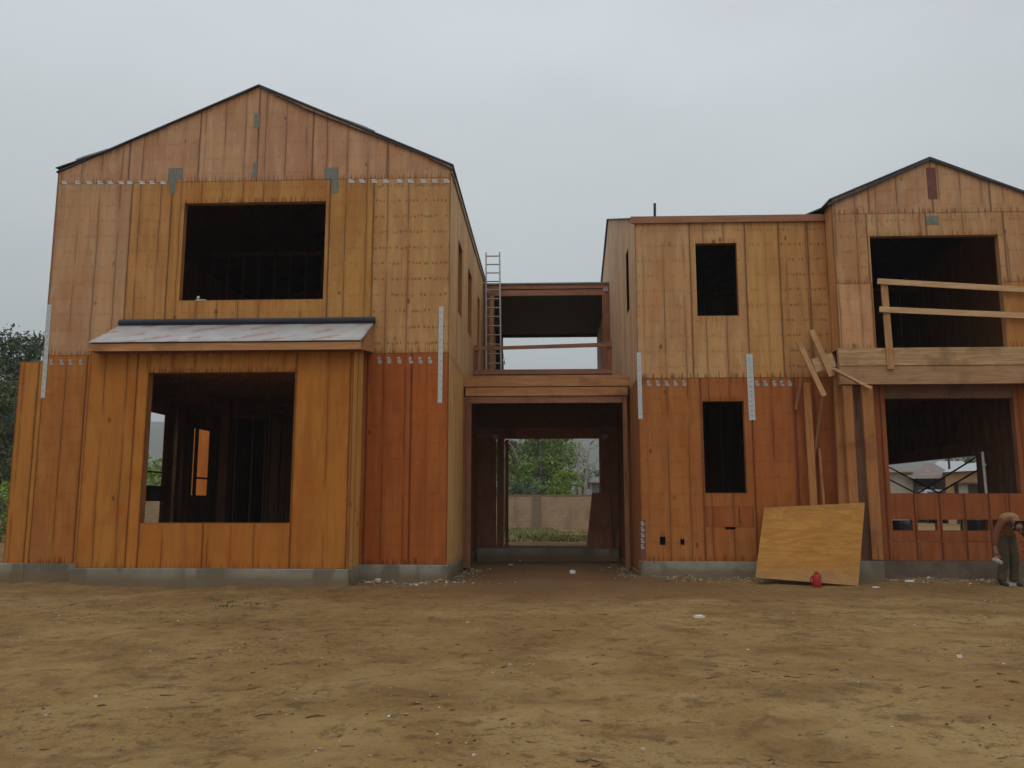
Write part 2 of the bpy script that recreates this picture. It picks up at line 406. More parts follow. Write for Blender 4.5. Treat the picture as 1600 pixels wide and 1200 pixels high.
def flatply(mb, c8, tint, r=.5, nails=0):
    """a loose plywood board from 8 corners"""
    mb.attr = True; st = len(mb.v); mb.hexa(c8)
    for k in range(8): mb.e.append((1, 1, 1)); mb.m.append((1, r, nails)); mb.t.append(tint)
def reveal(x0, x1, z0, z1, Y, d=.14, th=.038, mat=None, parent=None, sides='lrtb', name='window_frame'):
    mb = MB(); y0, y1 = Y + .013, Y + d
    if 'l' in sides: mb.box(x0 - th, x0 - .002, y0, y1, z0, z1)
    if 'r' in sides: mb.box(x1 + .002, x1 + th, y0, y1, z0, z1)
    if 't' in sides: mb.box(x0 - th, x1 + th, y0, y1, z1 + .002, z1 + th)
    if 'b' in sides: mb.box(x0 - th, x1 + th, y0, y1, z0 - th, z0 - .002)
    return mb.build(name, mat or LUM_Z, parent)
HOUSE = empty('unfinished_house', (0, 0, 0), 'unfinished two-storey plywood-sheathed house with two gabled wings joined by a bridge', 'house')
GABLE_L = 'plywood gable wall with a wide upper window opening above the bay'
SLAB_Z = .34; DECK_Z = PZ(705, 555, 15)
# ================================================================== LEFT WING
YL, YB = 15.0, 14.2
XL, XR = PX(76, 470, YL), PX(702, 500, YL)
XLX = PX(19, 700, YL)                                    # end of the low extension
ZE = PZ(400, 264, YL); XP = PX(405, 134, YL); ZP = PZ(405, 135, YL)
ZS = PZ(400, 553, YL); ZG = PZ(400, 282, YL); ZF = PZ(630, 882, YL)
def top_l(u): return ZE + (ZP - ZE) * (1 - abs(u - XP) / ((XP - XL) if u < XP else (XR - XP)))
wu = (PX(284, 392, YL), PX(507, 392, YL), PZ(400, 468, YL), PZ(400, 316, YL))
xs = [XL] + [PX(v, 400, YL) for v in (200, 263)] + [PX(v, 400, YL) for v in (513, 582)] + [XR]
def tl(si, j, u, z):
    if z > ZG: return T(.64, .42, .28)
    if z > ZS:
        base = [T(.63, .42, .27), T(.60, .34, .14), T(.59, .325, .11), T(.58, .33, .11), T(.64, .41, .20)][min(si, 4)]
        return base
    return T(.47, .15, .036) if u > -4 else T(.53, .235, .065)
# above-band gable sheets have their own joints
gs = [XL] + [PX(v, 230, YL) for v in (204, 312, 403, 489, 606)] + [XR]
mb = sheath(front(YL), gs, [ZG, ZP], [], lambda si, j, u, z: [T(.63, .41, .28), T(.64, .415, .28), T(.63, .42, .29), T(.65, .415, .28), T(.64, .41, .28), T(.64, .42, .28)][min(si, 5)], top_l, [XP], .35)
mb = sheath(front(YL), xs, [ZS, ZG], [wu], tl, None, (), lambda si: 1.0 if si == 4 else .4, mb=mb)
xlow = [PX(65, 620, YL), PX(133, 620, YL), PX(330, 620, YL), PX(571, 700, YL), PX(641, 700, YL), XR]
mb = sheath(front(YL), xlow, [ZF, ZS], [(PX(230, 700, YL), PX(470, 700, YL), ZF + .6, ZS - .1)], tl, None, (), .35, mb=mb)
WL = mb.build('front_wall', PLY, HOUSE, label=GABLE_L)
# small shade step: low extension
mb = sheath(front(YL + .02), [XLX, PX(50, 700, YL), PX(75, 640, YL) + .02], [PZ(20, 883, YL), PZ(50, 565, YL)], [], lambda *a: T(.55, .25, .06))
mb.build('wing_wall', PLY, HOUSE, label='narrow plywood wall strip under a low sloping tarp')
mb = MB(); mb.box(XLX, XLX + .012, YL + .04, YL + 3.0, ZF, PZ(50, 565, YL)); mb.build('wing_side_wall', LUM_Z, HOUSE)
mb = MB(); zt = PZ(50, 565, YL)
mb.hexa([(XLX + .1, YL + .05, zt + .01), (XL, YL + .05, zt + .01), (XL, YL + 2.6, zt + .01), (XLX + .1, YL + 2.6, zt + .01), (XLX + .45, YL + .35, zt + .1), (XL, YL + .35, zt + .28), (XL, YL + 2.3, zt + .5), (XLX + .7, YL + 2.3, zt + .4)])
mb.build('wing_roof', mat_simple('brown_tarp', (.26, .15, .09), .8, 0, .4, 4), HOUSE, label='brown covered low roof')
reveal(*wu, YL, mat=LUM_Z, parent=WL)
# corner trim boards and edge studs (dark corner line)
mb = MB(); mb.box(XL - .02, XL + .0, YL + .0, YL + .12, ZS, ZE - .03); mb.build('corner_trim', LUM_REDZ, WL)
# ---- side wall toward the passage, x = XR
sy = lambda u, t, z: (XR - t, u, z)
wz0, wz1 = EYE + 3.88, EYE + 5.40
YEND = 29.0
sw = [(16.42, 17.25, wz0, wz1), (18.5, 19.45, wz0, wz1), (21.1, 21.75, wz0, wz1)]
lowop = [(17.95, 18.75, .9, 3.15)]
mb = sheath(sy, [YL + .013, 16.22, 17.44, 18.66, 19.88, 21.1, 23.0, 25.4, 27.8, YEND], [DECK_Z, ZE], sw, lambda *a: T(.76, .55, .33), None, (), .25)
mb = sheath(sy, [YL + .013, 16.22, 17.70, 18.9, 20.1, 21.4, 23.0, 25.4, 27.8, YEND], [ZF - .06, DECK_Z], lowop, lambda si, *a: T(.82, .55, .25) if si < 2 else T(.40, .19, .08), None, (), .2, mb=mb)
WS = mb.build('side_wall', PLY, HOUSE, label='plywood side wall with three narrow upper window openings')
for o in sw + lowop:
    m_ = MB(); y0, y1, z0, z1 = o
    m_.box(XR - .15, XR - .013, y0 - .038, y0 - .001, z0, z1); m_.box(XR - .15, XR - .013, y1 + .001, y1 + .038, z0, z1)
    m_.box(XR - .15, XR - .013, y0 - .038, y1 + .038, z0 - .038, z0 - .001); m_.box(XR - .15, XR - .013, y0 - .038, y1 + .038, z1 + .001, z1 + .038)
    m_.build('window_frame', LUM_Z, WS)
# ---- outer (far) side wall with a doorway and a window that let the garden show through
do = (19.05, 20.05, .2, EYE + 2.13); wo = (21.8, 22.8, EYE + .16, EYE + 1.96)
ex = lambda u, t, z: (XL + t, u, z)
mb = sheath(ex, [YL + .02, 17.5, 20.4, 23.4, 26.2, YEND], [ZF, ZS], [do, wo], lambda *a: T(.5, .25, .1))
mb = sheath(ex, [YL + .02, 17.5, 20.4, 23.4, 26.2, YEND], [ZS, ZE], [], lambda *a: T(.6, .33, .16), mb=mb)
WO = mb.build('outer_side_wall', PLY, HOUSE)
mb = MB(); mb.box(XL + .03, XL + .12, 19.05, 20.05, EYE + .0, EYE + .37); mb.box(XL + .03, XL + .07, 19.05, 20.05, EYE + .68, EYE + .72)
mb.build('cross_board', INNER, WO)
mb = MB(); mb.box(XL + .03, XL + .07, 21.8, 22.8, EYE + .60, EYE + .65); mb.build('cross_board', INNER, WO)
mb = sheath(front(24.6), [-11.15, -10.2, XL - .02], [.3, 4.2], [], lambda *a: T(.72, .28, .07))
mb.build('rear_wing_wall', PLY, HOUSE, label='orange plywood wall glimpsed through the ground-floor opening')
# ---- back wall, floors, roof
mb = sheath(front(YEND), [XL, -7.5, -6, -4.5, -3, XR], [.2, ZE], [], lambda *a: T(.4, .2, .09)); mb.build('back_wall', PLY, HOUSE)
mb = MB()
mb.hexa([(XL, YEND + .001, ZE), (XR, YEND + .001, ZE), (XR, YEND + .013, ZE), (XL, YEND + .013, ZE), (XP, YEND + .001, ZP), (XP + .01, YEND + .001, ZP), (XP + .01, YEND + .013, ZP), (XP, YEND + .013, ZP)])
mb.build('back_gable', INNER, HOUSE)
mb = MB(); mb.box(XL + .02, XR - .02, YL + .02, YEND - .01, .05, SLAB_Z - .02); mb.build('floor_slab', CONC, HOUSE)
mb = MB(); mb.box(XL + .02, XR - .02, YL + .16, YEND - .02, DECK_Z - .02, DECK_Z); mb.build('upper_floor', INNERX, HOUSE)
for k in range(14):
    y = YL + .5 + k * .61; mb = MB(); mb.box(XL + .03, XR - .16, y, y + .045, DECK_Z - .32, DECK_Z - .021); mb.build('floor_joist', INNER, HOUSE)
def slope_roof(x0, z0, x1, z1, y0, y1, th=.03, mat=FELT, mb=None):
    mb = mb or MB(); mb.hexa([(x0, y0, z0), (x1, y0, z1), (x1, y1, z1), (x0, y1, z0), (x0, y0, z0 + th), (x1, y0, z1 + th), (x1, y1, z1 + th), (x0, y1, z0 + th)]); return mb
mb = slope_roof(XL - .04, ZE - .012, XP, ZP + .004, YL - .03, YEND + .1)
mb = slope_roof(XP, ZP + .004, XR + .05, ZE - .016, YL - .03, YEND + .1, mb=mb)
RL = mb.build('roof', FELT, HOUSE, label='low-pitched gable roof in dark underlayment')
mb = slope_roof(XL + .15, ZE + .02, XP, ZP - .03, YL + .2, YEND - .1, .02)
mb = slope_roof(XP, ZP - .03, XR - .15, ZE + .02, YL + .2, YEND - .1, .02, mb=mb)
mb.build('roof_sheathing', INNERX, HOUSE)
mb = MB(); mb.box(XR + .001, XR + .03, YL + .0, 23.0, ZE - .15, ZE - .02); mb.build('eave_board', mat_lumber('weathered_eave_board', 'y', (.30, .22, .17), (.38, .29, .23), .4), HOUSE)
# loose wavy underlayment lapping over the rakes
def flap(xa, za, xb, zb, Y, mat, amp=.02, lift=.03, n=24, seed=0, drop=.016):
    mb = MB(); pr = None
    for k in range(n + 1):
        t = k / n; x = xa + (xb - xa) * t; z = za + (zb - za) * t + lift + amp * (noise.noise(Vector((x * 1.4, seed, 0))) + .4 * noise.noise(Vector((x * 6, seed, 3))))
        cur = [(x, Y, z - drop - .006), (x, Y - .012, z - drop), (x, Y - .012, z), (x, Y + .5, z + .006), (x, Y + .5, z + .001), (x, Y, z - .006)]
        if pr:
            for q in range(6): mb.face([pr[q], cur[q], cur[(q + 1) % 6], pr[(q + 1) % 6]])
        pr = cur
    return mb.build('roof_underlay', mat, RL)
def LZ(px, py): return P(px, py, YL)
a, b, c_ = LZ(89, 264), LZ(165, 238), LZ(405, 134); d_ = LZ(480, 172); e_ = LZ(670, 246); f_ = LZ(708, 264)
flap(*a, *b, YL - .04, FELT, .02, .01, 10, 1); flap(*b, *c_, YL - .045, FELT, .035, .0, 24, 2); flap(*c_, *d_, YL - .05, FELT, .03, .0, 12, 3)
flap(*d_, *e_, YL - .042, FELT, .03, .005, 20, 4); flap(*e_, *f_, YL - .046, FELT, .02, -.01, 8, 5)
UL_L = mat_simple('grey_underlay', (.30, .33, .34), .7, 0, .3, 4)
flap(*LZ(478, 168), *LZ(585, 207), YL + .02, UL_L, .03, .06, 14, 6, .04)
flap(*LZ(118, 250), *LZ(168, 234), YL + .02, UL_L, .02, .03, 8, 7, .03)
# ---- straps, clips, plates
def plate(px0, px1, py0, py1, Y, parent, mat=STEEL, th=.006, name='steel_plate', label=None):
    x0, x1 = PX(px0, (py0 + py1) / 2, Y), PX(px1, (py0 + py1) / 2, Y); z1, z0 = PZ(px0, py0, Y), PZ(px0, py1, Y)
    mb = MB(); mb.box(x0, x1, Y - th, Y - .001, z0, z1); return mb.build(name, mat, parent, label=label)
def strap(xt, yt, xb, yb, wpx, Y, parent, label=None):
    (x0, z0), (x1, z1) = P(xt, yt, Y), P(xb, yb, Y); wd = wpx * Y / F; mb = MB()
    xm = (x0 + x1) / 2; x0 = xm + (x0 - xm) * .4; x1 = xm + (x1 - xm) * .4
    n = 14
    for k in range(n):                                   # strap with nail slots
        ta, tb = k / n, (k + 1) / n
        zA, zB = z0 + (z1 - z0) * ta, z0 + (z1 - z0) * tb; xa, xb_ = x0 + (x1 - x0) * ta, x0 + (x1 - x0) * tb
        g = abs(zB - zA) * .12
        mb.hexa([(xb_ - wd/2, Y - .008, zB + g), (xb_ + wd/2, Y - .008, zB + g), (xb_ + wd/2, Y - .001, zB + g), (xb_ - wd/2, Y - .001, zB + g),
                 (xa - wd/2, Y - .008, zA), (xa + wd/2, Y - .008, zA), (xa + wd/2, Y - .001, zA), (xa - wd/2, Y - .001, zA)])
        for sx_ in (-1, 1):
            mb.box(xb_ + sx_ * wd * .32 - wd * .18, xb_ + sx_ * wd * .32 + wd * .18, Y - .008, Y - .001, zB, zB + g)
    return mb.build('metal_strap', STEEL, parent, label=label)
strap(77, 476, 68, 622, 7, YL, WL); strap(690, 479, 687, 630, 7, YL, WL)
CLIP = mat_simple('dull_zinc_clip', (.42, .43, .40), .6, .1, .3, 40)
def clip(px, py, wpx, hpx, Y, parent, mat=CLIP):
    x, z = P(px, py, Y); wv = wpx * Y / F; hv = hpx * Y / F; mb = MB()
    j = random.uniform(-.15, .15)
    mb.box(x - wv/2, x + wv*.2, Y - .010, Y - .001, z + hv * (.12 + j * .5), z + hv/2); mb.box(x - wv*.15, x + wv/2, Y - .009, Y - .001, z - hv/2, z + hv * (.02 + j))
    mb.box(x - wv*.42, x - wv*.18, Y - .007, Y - .0012, z - hv*.45, z + hv*.1)
    return mb.build('tie_clip', mat, parent)
for k, px in enumerate((101, 122, 140, 157, 173, 190, 203, 222, 238, 255)): clip(px, 285.5, 10, 6, YL, WL, STEEL)
for px in (549, 566, 585, 603, 624, 642, 662, 680, 698): clip(px, 283, 10, 6, YL, WL, STEEL)
for px in (593, 608, 624, 642, 657, 672): clip(px, 563, 7, 11, YL, WL)
for px in (81, 97, 111, 127): clip(px, 566, 7, 9, YL, WL)
plate(263, 285, 263, 281, YL, WL, STEEL_DK); plate(265, 274, 281, 302, YL, WL, STEEL_DK)
plate(507, 529, 262, 280, YL, WL, STEEL_DK); plate(519, 529, 280, 301, YL, WL, STEEL_DK)
plate(397, 406, 178, 200, YL, WL, STEEL_DK); plate(395, 402, 254, 278, YL, WL, STEEL_DK)
# ---- foundation
def footing(x0, x1, y0, y1, z1, name='foundation', parent=None):
    mb = MB(); n = max(2, int(abs(x1 - x0) / .4))
    mb.box(x0, x1, y0, y1, -.3, z1); return mb.build(name, CONC, parent or HOUSE, bevel=.012)
footing(XL - .02, XR + .03, YL - .05, YL + .3, ZF - .003); footing(XLX - .05, XL - .022, YL - .03, YL + 3, ZF - .003)
footing(XR - .25, XR + .025, YL + .31, YEND, ZF - .065)
# ================================================================== BAY
BAY = bpy.data.objects.new('bay_window', None)
xb0, xb1 = PX(131, 700, YB), PX(549, 700, YB)
zbt, zbb = PZ(350, 548, YB), PZ(350, 888, YB); zbh = PZ(350, 580, YB)
bw = (PX(226, 700, YB), PX(457, 700, YB), PZ(340, 817, YB), PZ(340, 582, YB))
tb = lambda si, j, u, z: [T(.56, .25, .05), T(.56, .245, .05), T(.55, .225, .042), T(.54, .215, .038), T(.55, .23, .042), T(.56, .26, .052), T(.55, .24, .045)][min(si, 6)]
mb = sheath(front(YB), [xb0, PX(207, 700, YB)] + [bw[0] - .01] + [PX(316, 850, YB)] + [bw[1] + .02] + [PX(545, 700, YB), xb1], [zbb, zbt], [bw], tb, None, (), .15)
BW = mb.build('bay_wall', PLY, HOUSE, label='plywood bay front round a square window opening')
mb = MB(); mb.attr = False
# header strip with its own nail rows, 3 mm proud
mb = sheath(front(YB - .011), [bw[0] - .05, bw[1] + .03], [bw[3] + .004, zbt], [], lambda *a: T(.56, .26, .065), None, (), 1.0, th=.010)
mb.build('header_board', PLY, BW)
reveal(*bw, YB, mat=LUM_Z, parent=BW, d=.16)
sb = lambda u, t, z: (xb1 - t, u, z)
mb = sheath(sb, [YB + .013, YB + .32, YL - .001], [zbb, zbt + .12], [], lambda *a: T(.80, .48, .16))
mb.build('bay_side', PLY, BW)
mb = sheath(lambda u, t, z: (xb0 + t, u, z), [YB + .013, YL - .001], [zbb, zbt + .12], [], lambda *a: T(.66, .33, .1)); mb.build('bay_side', PLY, BW)
footing(xb0 - .05, xb1 + .03, YB - .05, YL - .052, zbb - .003)
# bay roof
YR = 13.95; zr0, zr1 = PZ(350, 535, YR), PZ(350, 508, YL); rx0, rx1 = PX(138, 535, YR), PX(564, 534, YR)
mb = MB(); n = 40; pr = None
for k in range(n + 1):                                   # slightly rumpled underlay sheet, ragged verge at one end
    x = rx0 + (rx1 - rx0) * k / n; wv = .006 * noise.noise(Vector((x * .9, 0, 0)))
    cur = [(x, YR - .015, zr0 + .012 + wv), (x, YR + .35, zr0 + .016 + .33 * (zr1 - zr0) + .010 * noise.noise(Vector((x * .8, 5, 0)))), (x, YL - .006, zr1 + .014)]
    if pr:
        for q in range(2): mb.face([pr[q], cur[q], cur[q + 1], pr[q + 1]])
    pr = cur
BR = mb.build('bay_roof', UNDER, HOUSE, smooth=True, weld=True, label='shed roof over the bay in white underlay with red print')
so_ = BR.modifiers.new('s', 'SOLIDIFY'); so_.thickness = .012; so_.offset = 1
mb = MB(); mb.hexa([(rx0, YR, zr0 - .03), (rx1, YR, zr0 - .03), (rx1, YL - .01, zr1 - .035), (rx0, YL - .01, zr1 - .035), (rx0, YR, zr0 - .012), (rx1, YR, zr0 - .012), (rx1, YL - .01, zr1 - .014), (rx0, YL - .01, zr1 - .014)])
mb.build('roof_deck', LUM_X, BR)
mb = MB(); mb.box(rx0, rx1, YR + .002, YR + .036, PZ(350, 547, YR), zr0 - .008); mb.build('fascia_board', LUM_X, BR)
mb = MB(); mb.box(rx0 + .05, rx1 - .03, YR + .04, YB - .001, PZ(350, 547, YR), PZ(350, 547, YR) + .02); mb.build('soffit', INNERX, BR)
mb = MB(); mb.hexa([(rx1 - .03, YR + .04, PZ(350, 547, YR)), (rx1, YR + .04, PZ(350, 547, YR)), (rx1, YL - .01, zbt + .1), (rx1 - .03, YL - .01, zbt + .1), (rx1 - .03, YR + .04, zr0 - .04), (rx1, YR + .04, zr0 - .04), (rx1, YL - .01, zr1 - .04), (rx1 - .03, YL - .01, zr1 - .04)])
mb.build('rake_board', LUM_X, BR)
mb = MB(); mb.tube([(rx0 - .0, YL - .05, zr1 + .055), (rx0 + 1.5, YL - .055, zr1 + .06), (rx0 + 3, YL - .05, zr1 + .055), (rx1 + .02, YL - .05, zr1 + .06)], [.062, .060, .061, .064], 10)
mb.box(rx0, rx1 + .02, YL - .09, YL - .002, zr1 + .0, zr1 + .10)
mb.build('roof_flashing', NAVY, BR, label='rolled black flashing along the top of the bay roof')
# ---- interior partitions of this wing (visible through the openings)
def partition(x0, x1, Y, z0, z1, step=.406, parent=None, axis='x', mat=INNER):
    mb = MB()
    m2 = MB()
    if axis == 'x': m2.box(x0, x1, Y, Y + .09, z0, z0 + .04); mb.box(x0, x1, Y, Y + .09, z1 - .08, z1)
    else: m2.box(Y, Y + .09, x0, x1, z0, z0 + .04); mb.box(Y, Y + .09, x0, x1, z1 - .08, z1)
    pw = mb.build('partition_frame', mat, HOUSE); m2.build('bottom_plate', mat, pw); u = x0
    while u < x1:
        m_ = MB()
        if axis == 'x': m_.box(u, u + .04, Y + .001, Y + .089, z0 + .041, z1 - .081)
        else: m_.box(Y + .001, Y + .089, u, u + .04, z0 + .041, z1 - .081)
        m_.build('stud', mat, pw); u += step
    return pw
partition(-7.6, XR - .2, 19.6, SLAB_Z, DECK_Z - .33); partition(-7.9, XR - .2, 22.5, SLAB_Z, DECK_Z - .33)
partition(16.2, 18.9, XL + .16, SLAB_Z, DECK_Z - .33, axis='y'); partition(20.3, 21.7, XL + .16, SLAB_Z, DECK_Z - .33, axis='y')
partition(-8.6, XR - .3, 20.0, DECK_Z, ZE - .1); partition(-8.6, XR - .3, 24.0, DECK_Z, ZE - .1)
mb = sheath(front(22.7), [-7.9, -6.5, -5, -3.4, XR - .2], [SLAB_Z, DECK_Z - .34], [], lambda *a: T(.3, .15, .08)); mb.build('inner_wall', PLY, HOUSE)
mb = MB(); mb.box(-7.70, -7.5, 18.9, 19.1, SLAB_Z, DECK_Z - .33); mb.build('post', LUM_REDZ, HOUSE)
# ================================================================== PASSAGE AND BRIDGE
XQ = PX(997, 600, 16.1)                                  # face of the other wing toward the passage
def dz(py, Y): return PZ(860, py, Y)
yb_ = 17.7
mb = MB(); mb.box(XR + .001, XQ - .001, yb_, yb_ + .09, dz(603.5, yb_), dz(587, yb_)); BRG = mb.build('bridge_beam', LUM_X, HOUSE, label='heavy edge beam of the upper bridge between the wings', bevel=.006)
mb = MB(); mb.box(XR + .04, XQ - .05, yb_ + .02, yb_ + .12, dz(618, yb_), dz(604.5, yb_)); mb.build('bridge_beam', LUM_X, HOUSE)
mb = MB(); mb.box(XR + .16, XQ - .17, yb_ + .05, yb_ + .15, dz(629, yb_), dz(618.5, yb_)); mb.build('bridge_beam', LUM_RED, HOUSE)
mb = MB(); mb.box(XR + .001, XR + .05, yb_ + .03, yb_ + .13, .1, dz(619, yb_)); mb.build('post', LUM_REDZ, HOUSE)
mb = MB(); mb.box(XR + .06, XR + .17, yb_ + .04, yb_ + .16, .1, dz(619, yb_)); mb.build('post', LUM_REDZ, HOUSE)
mb = MB(); mb.box(XQ - .16, XQ - .07, yb_ + .04, yb_ + .16, .1, dz(619, yb_)); mb.build('post', LUM_REDZ, HOUSE)
mb = MB(); mb.box(XR + .001, XQ - .001, yb_ + .16, 22.9, DECK_Z - .03, DECK_Z); mb.build('bridge_deck', INNERX, HOUSE)
for k in range(8):
    x = XR + .25 + k * .43; mb = MB(); mb.box(x, x + .045, yb_ + .16, 21.1, DECK_Z - .33, DECK_Z - .031); mb.build('bridge_joist', INNERX, HOUSE)
# inner passage linings
yk = 21.1
mb = MB(); zc0 = PZ(860, 685, yk); zc1 = PZ(860, 668, yk)
hx0, hx1 = PX(768, 760, yk), PX(950, 760, yk); ox0, ox1 = PX(787, 760, yk), PX(938, 760, yk)
mb.box(XR + .01, XQ - .01, yk, yk + .14, zc0, zc1); mb.build('door_header', LUM_RED, HOUSE)
mb = MB(); mb.box(XR + .01, XQ - .01, yk + .02, yk + .1, zc1 + .001, DECK_Z - .031); mb.build('header_infill', INNERX, HOUSE)
mb = MB(); mb.box(XR + .01, hx0 + .12, yk, yk + .12, SLAB_Z, zc0 - .001); mb.build('post', LUM_REDZ, HOUSE)
mb = MB(); mb.box(hx0 + .14, ox0 - .02, yk + .02, yk + .14, SLAB_Z, zc0 - .001); mb.build('post', LUM_REDZ, HOUSE)
mb = MB(); mb.box(ox0 - .015, ox0 + .02, yk - .06, yk - .01, SLAB_Z, zc0 - .001); mb.build('door_jamb', LUM_NEWZ, HOUSE)
mb = MB(); mb.box(ox1, hx1 - .02, yk + .02, yk + .14, SLAB_Z, zc0 - .001); mb.build('post', LUM_REDZ, HOUSE)
mb = MB(); mb.box(hx1 - .018, XQ - .01, yk, yk + .12, SLAB_Z, zc0 - .001); mb.build('post', LUM_REDZ, HOUSE)
mb = MB(); mb.box(ox0 + .02, ox0 + .10, yk + .4, yk + .5, SLAB_Z, zc0); mb.build('post', LUM_REDZ, HOUSE)
for x, f in ((hx0 + .02, 1), (hx1 - .14, -1)):
    mb = MB(); mb.box(x, x + .16, yk - .012, yk - .001, zc0 + .0, zc0 + .11); mb.box(x + .02, x + .09, yk - .02, yk - .012, zc0 - .06, zc0 + .06); mb.build('steel_bracket', CLIP, HOUSE)
mb = MB(); mb.box(XR + .05, XQ - .05, 20.6, 21.9, -.2, SLAB_Z); mb.build('doorstep_slab', CONC, HOUSE, bevel=.015, label='concrete step across the passage between the wings')
# upper curb, rail, posts
yc = 19.9
mb = MB(); mb.box(XR + .01, XQ - .2, yc, yc + .09, DECK_Z, dz(585, yc)); mb.build('curb_wall', LUM_RED, HOUSE)
mb = MB(); mb.box(XR + .01, XQ - .2, yc - .02, yc + .11, dz(584.5, yc), dz(577, yc)); mb.build('curb_plate', LUM_RED, HOUSE)
mb = MB(); z0, z1 = dz(545, yc), dz(540, yc); mb.hexa([(XR + .02, yc - .04, z0 - .03), (XQ - .2, yc - .04, z0 + .04), (XQ - .2, yc, z0 + .04), (XR + .02, yc, z0 - .03), (XR + .02, yc - .04, z1 - .03), (XQ - .2, yc - .04, z1 + .06), (XQ - .2, yc, z1 + .06), (XR + .02, yc, z1 - .03)])
mb.build('hand_rail', LUM_RED, HOUSE, label='reddish board railing across the bridge')
for x0, x1 in ((XR + .02, XR + .12), (XQ - .30, XQ - .2)):
    mb = MB(); mb.box(x0, x1, yc + .001, yc + .08, dz(576.5, yc), z1 + .02); mb.build('rail_post', LUM_REDZ, HOUSE)
yr = 23.1
mb = MB(); mb.box(XR + .01, XQ - .01, yr, yr + .09, dz(451, yr), dz(444.5, yr)); RB = mb.build('roof_beam', LUM_RED, HOUSE)
mb = MB(); mb.box(XR + .01, XQ - .01, yr + .03, yr + .12, dz(461, yr), dz(452, yr)); mb.build('roof_beam', LUM_RED, HOUSE)
mb = MB(); mb.box(XR + .01, XQ + .05, yr - .04, 29.2, dz(444, yr), dz(442.5, yr) + .01); mb.build('bridge_roof', mat_simple('grey_roof_edge', (.28, .31, .29), .8), HOUSE)
mb = MB(); mb.box(XR + .01, XQ - .01, yr + .15, 29.0, dz(461, yr), dz(458, yr)); mb.build('bridge_ceiling', FELT, HOUSE)
mb = MB(); mb.box(XR + .17, XR + .30, yr, yr + .14, DECK_Z, dz(461, yr)); mb.build('post', LUM_NEWZ, HOUSE)
mb = MB(); mb.box(XR + .01, XR + .16, yr + .01, yr + .14, DECK_Z, dz(461, yr)); mb.build('post', LUM_REDZ, HOUSE)
mb = MB(); mb.box(XQ - .20, XQ - .01, yr, yr + .14, DECK_Z, dz(461, yr)); mb.build('post', LUM_REDZ, HOUSE)
for x in (XR + .02, XQ - .17):
    mb = MB(); mb.box(x, x + .14, yr - .012, yr - .001, dz(456, yr), dz(450, yr)); mb.build('steel_bracket', CLIP, HOUSE)
mb = MB(); mb.box(XR + .01, PX(786, 550, 28.9), 28.8, 28.95, DECK_Z, dz(458, yr)); mb.box(PX(934.5, 550, 28.9), XQ - .01, 28.8, 28.95, DECK_Z, dz(458, yr)); mb.box(XR + .01, XQ - .01, 28.78, 28.95, dz(527, 28.9), dz(458, yr))
mb.build('far_opening_frame', FELT, HOUSE)
# ================================================================== RIGHT WING
YQ, YW = 16.1, 15.66
XE2 = PX(1308, 600, YQ)
zq0, zqs, zqt = PZ(1090, 877, YQ), PZ(1110, 590, YQ), PZ(1140, 345, YQ)
w1 = (PX(1088, 436, YQ), PX(1153, 436, YQ), PZ(1120, 493, YQ), PZ(1120, 380, YQ))
w2 = (PX(1099.5, 700, YQ), PX(1165, 700, YQ), PZ(1130, 770, YQ), PZ(1130, 627, YQ))
tu = lambda si, j, u, z: [T(.64, .42, .24), T(.63, .405, .22), T(.61, .37, .16), T(.58, .34, .15), T(.58, .34, .15)][min(si, 4)]
mb = sheath(front(YQ), [XQ] + [PX(v, 460, YQ) for v in (1080, 1167, 1220, 1266)] + [XE2], [zqs, zqt], [w1], tu, None, (), lambda si: 1.0 if si >= 3 else .5)
lw = [XQ, PX(1097, 700, YQ), PX(1177, 700, YQ), PX(1245, 700, YQ), XE2]
tlq = lambda si, j, u, z: [T(.49, .205, .062), T(.47, .185, .055), T(.44, .155, .048), T(.37, .125, .042)][min(si, 3)]
hole = [(PX(1031, 845, YQ), PX(1040, 845, YQ), PZ(1035, 851, YQ), PZ(1035, 839, YQ)), (PX(1063, 847, YQ), PX(1069.5, 847, YQ), PZ(1066, 851, YQ), PZ(1066, 842.5, YQ)), (PX(1133, 824, YQ), PX(1149, 824, YQ), PZ(1140, 827, YQ), PZ(1140, 823, YQ))]
mb = sheath(front(YQ), lw, [zq0, PZ(1130, 826, YQ), PZ(1130, 791, YQ), zqs], [w2] + hole, tlq, None, (), .3, mb=mb) if False else sheath(front(YQ), lw, [zq0, zqs], [w2] + hole, tlq, None, (), .42, mb=mb)
WQ = mb.build('front_wall', PLY, HOUSE, label='plywood wall with two narrow window openings one above the other')
mb = sheath(front(YQ - .008), [w2[0] - .0, PX(1155, 808, YQ), w2[1] + .1], [PZ(1130, 825, YQ) + .02, PZ(1130, 791, YQ)], [], lambda *a: T(.44, .15, .042), th=.007); mb.build('patch_panel', PLY, WQ)
reveal(*w1, YQ, mat=LUM_Z, parent=WQ); reveal(*w2, YQ, mat=LUM_Z, parent=WQ)
mb = MB(); mb.box(PX(985, 345, YQ), PX(1296, 342, YQ), YQ - .05, YQ - .012, PZ(1140, 349, YQ), PZ(1140, 339.5, YQ))
x0, x1 = PX(985, 345, YQ), PX(1296, 342, YQ); za, zb_ = PZ(985, 350, YQ), PZ(1296, 346, YQ)
mb = MB(); mb.hexa([(x0, YQ - .05, za), (x1, YQ - .05, zb_), (x1, YQ - .012, zb_), (x0, YQ - .012, za), (x0, YQ - .05, za + .14), (x1, YQ - .05, zb_ + .14), (x1, YQ - .012, zb_ + .14), (x0, YQ - .012, za + .14)])
FQ = mb.build('fascia_board', LUM_RED, HOUSE); ZQE = za + .12
strap(998, 551, 1001, 655, 6.5, YQ, WQ); strap(1170, 553, 1176, 657, 10, YQ - .009, WQ)
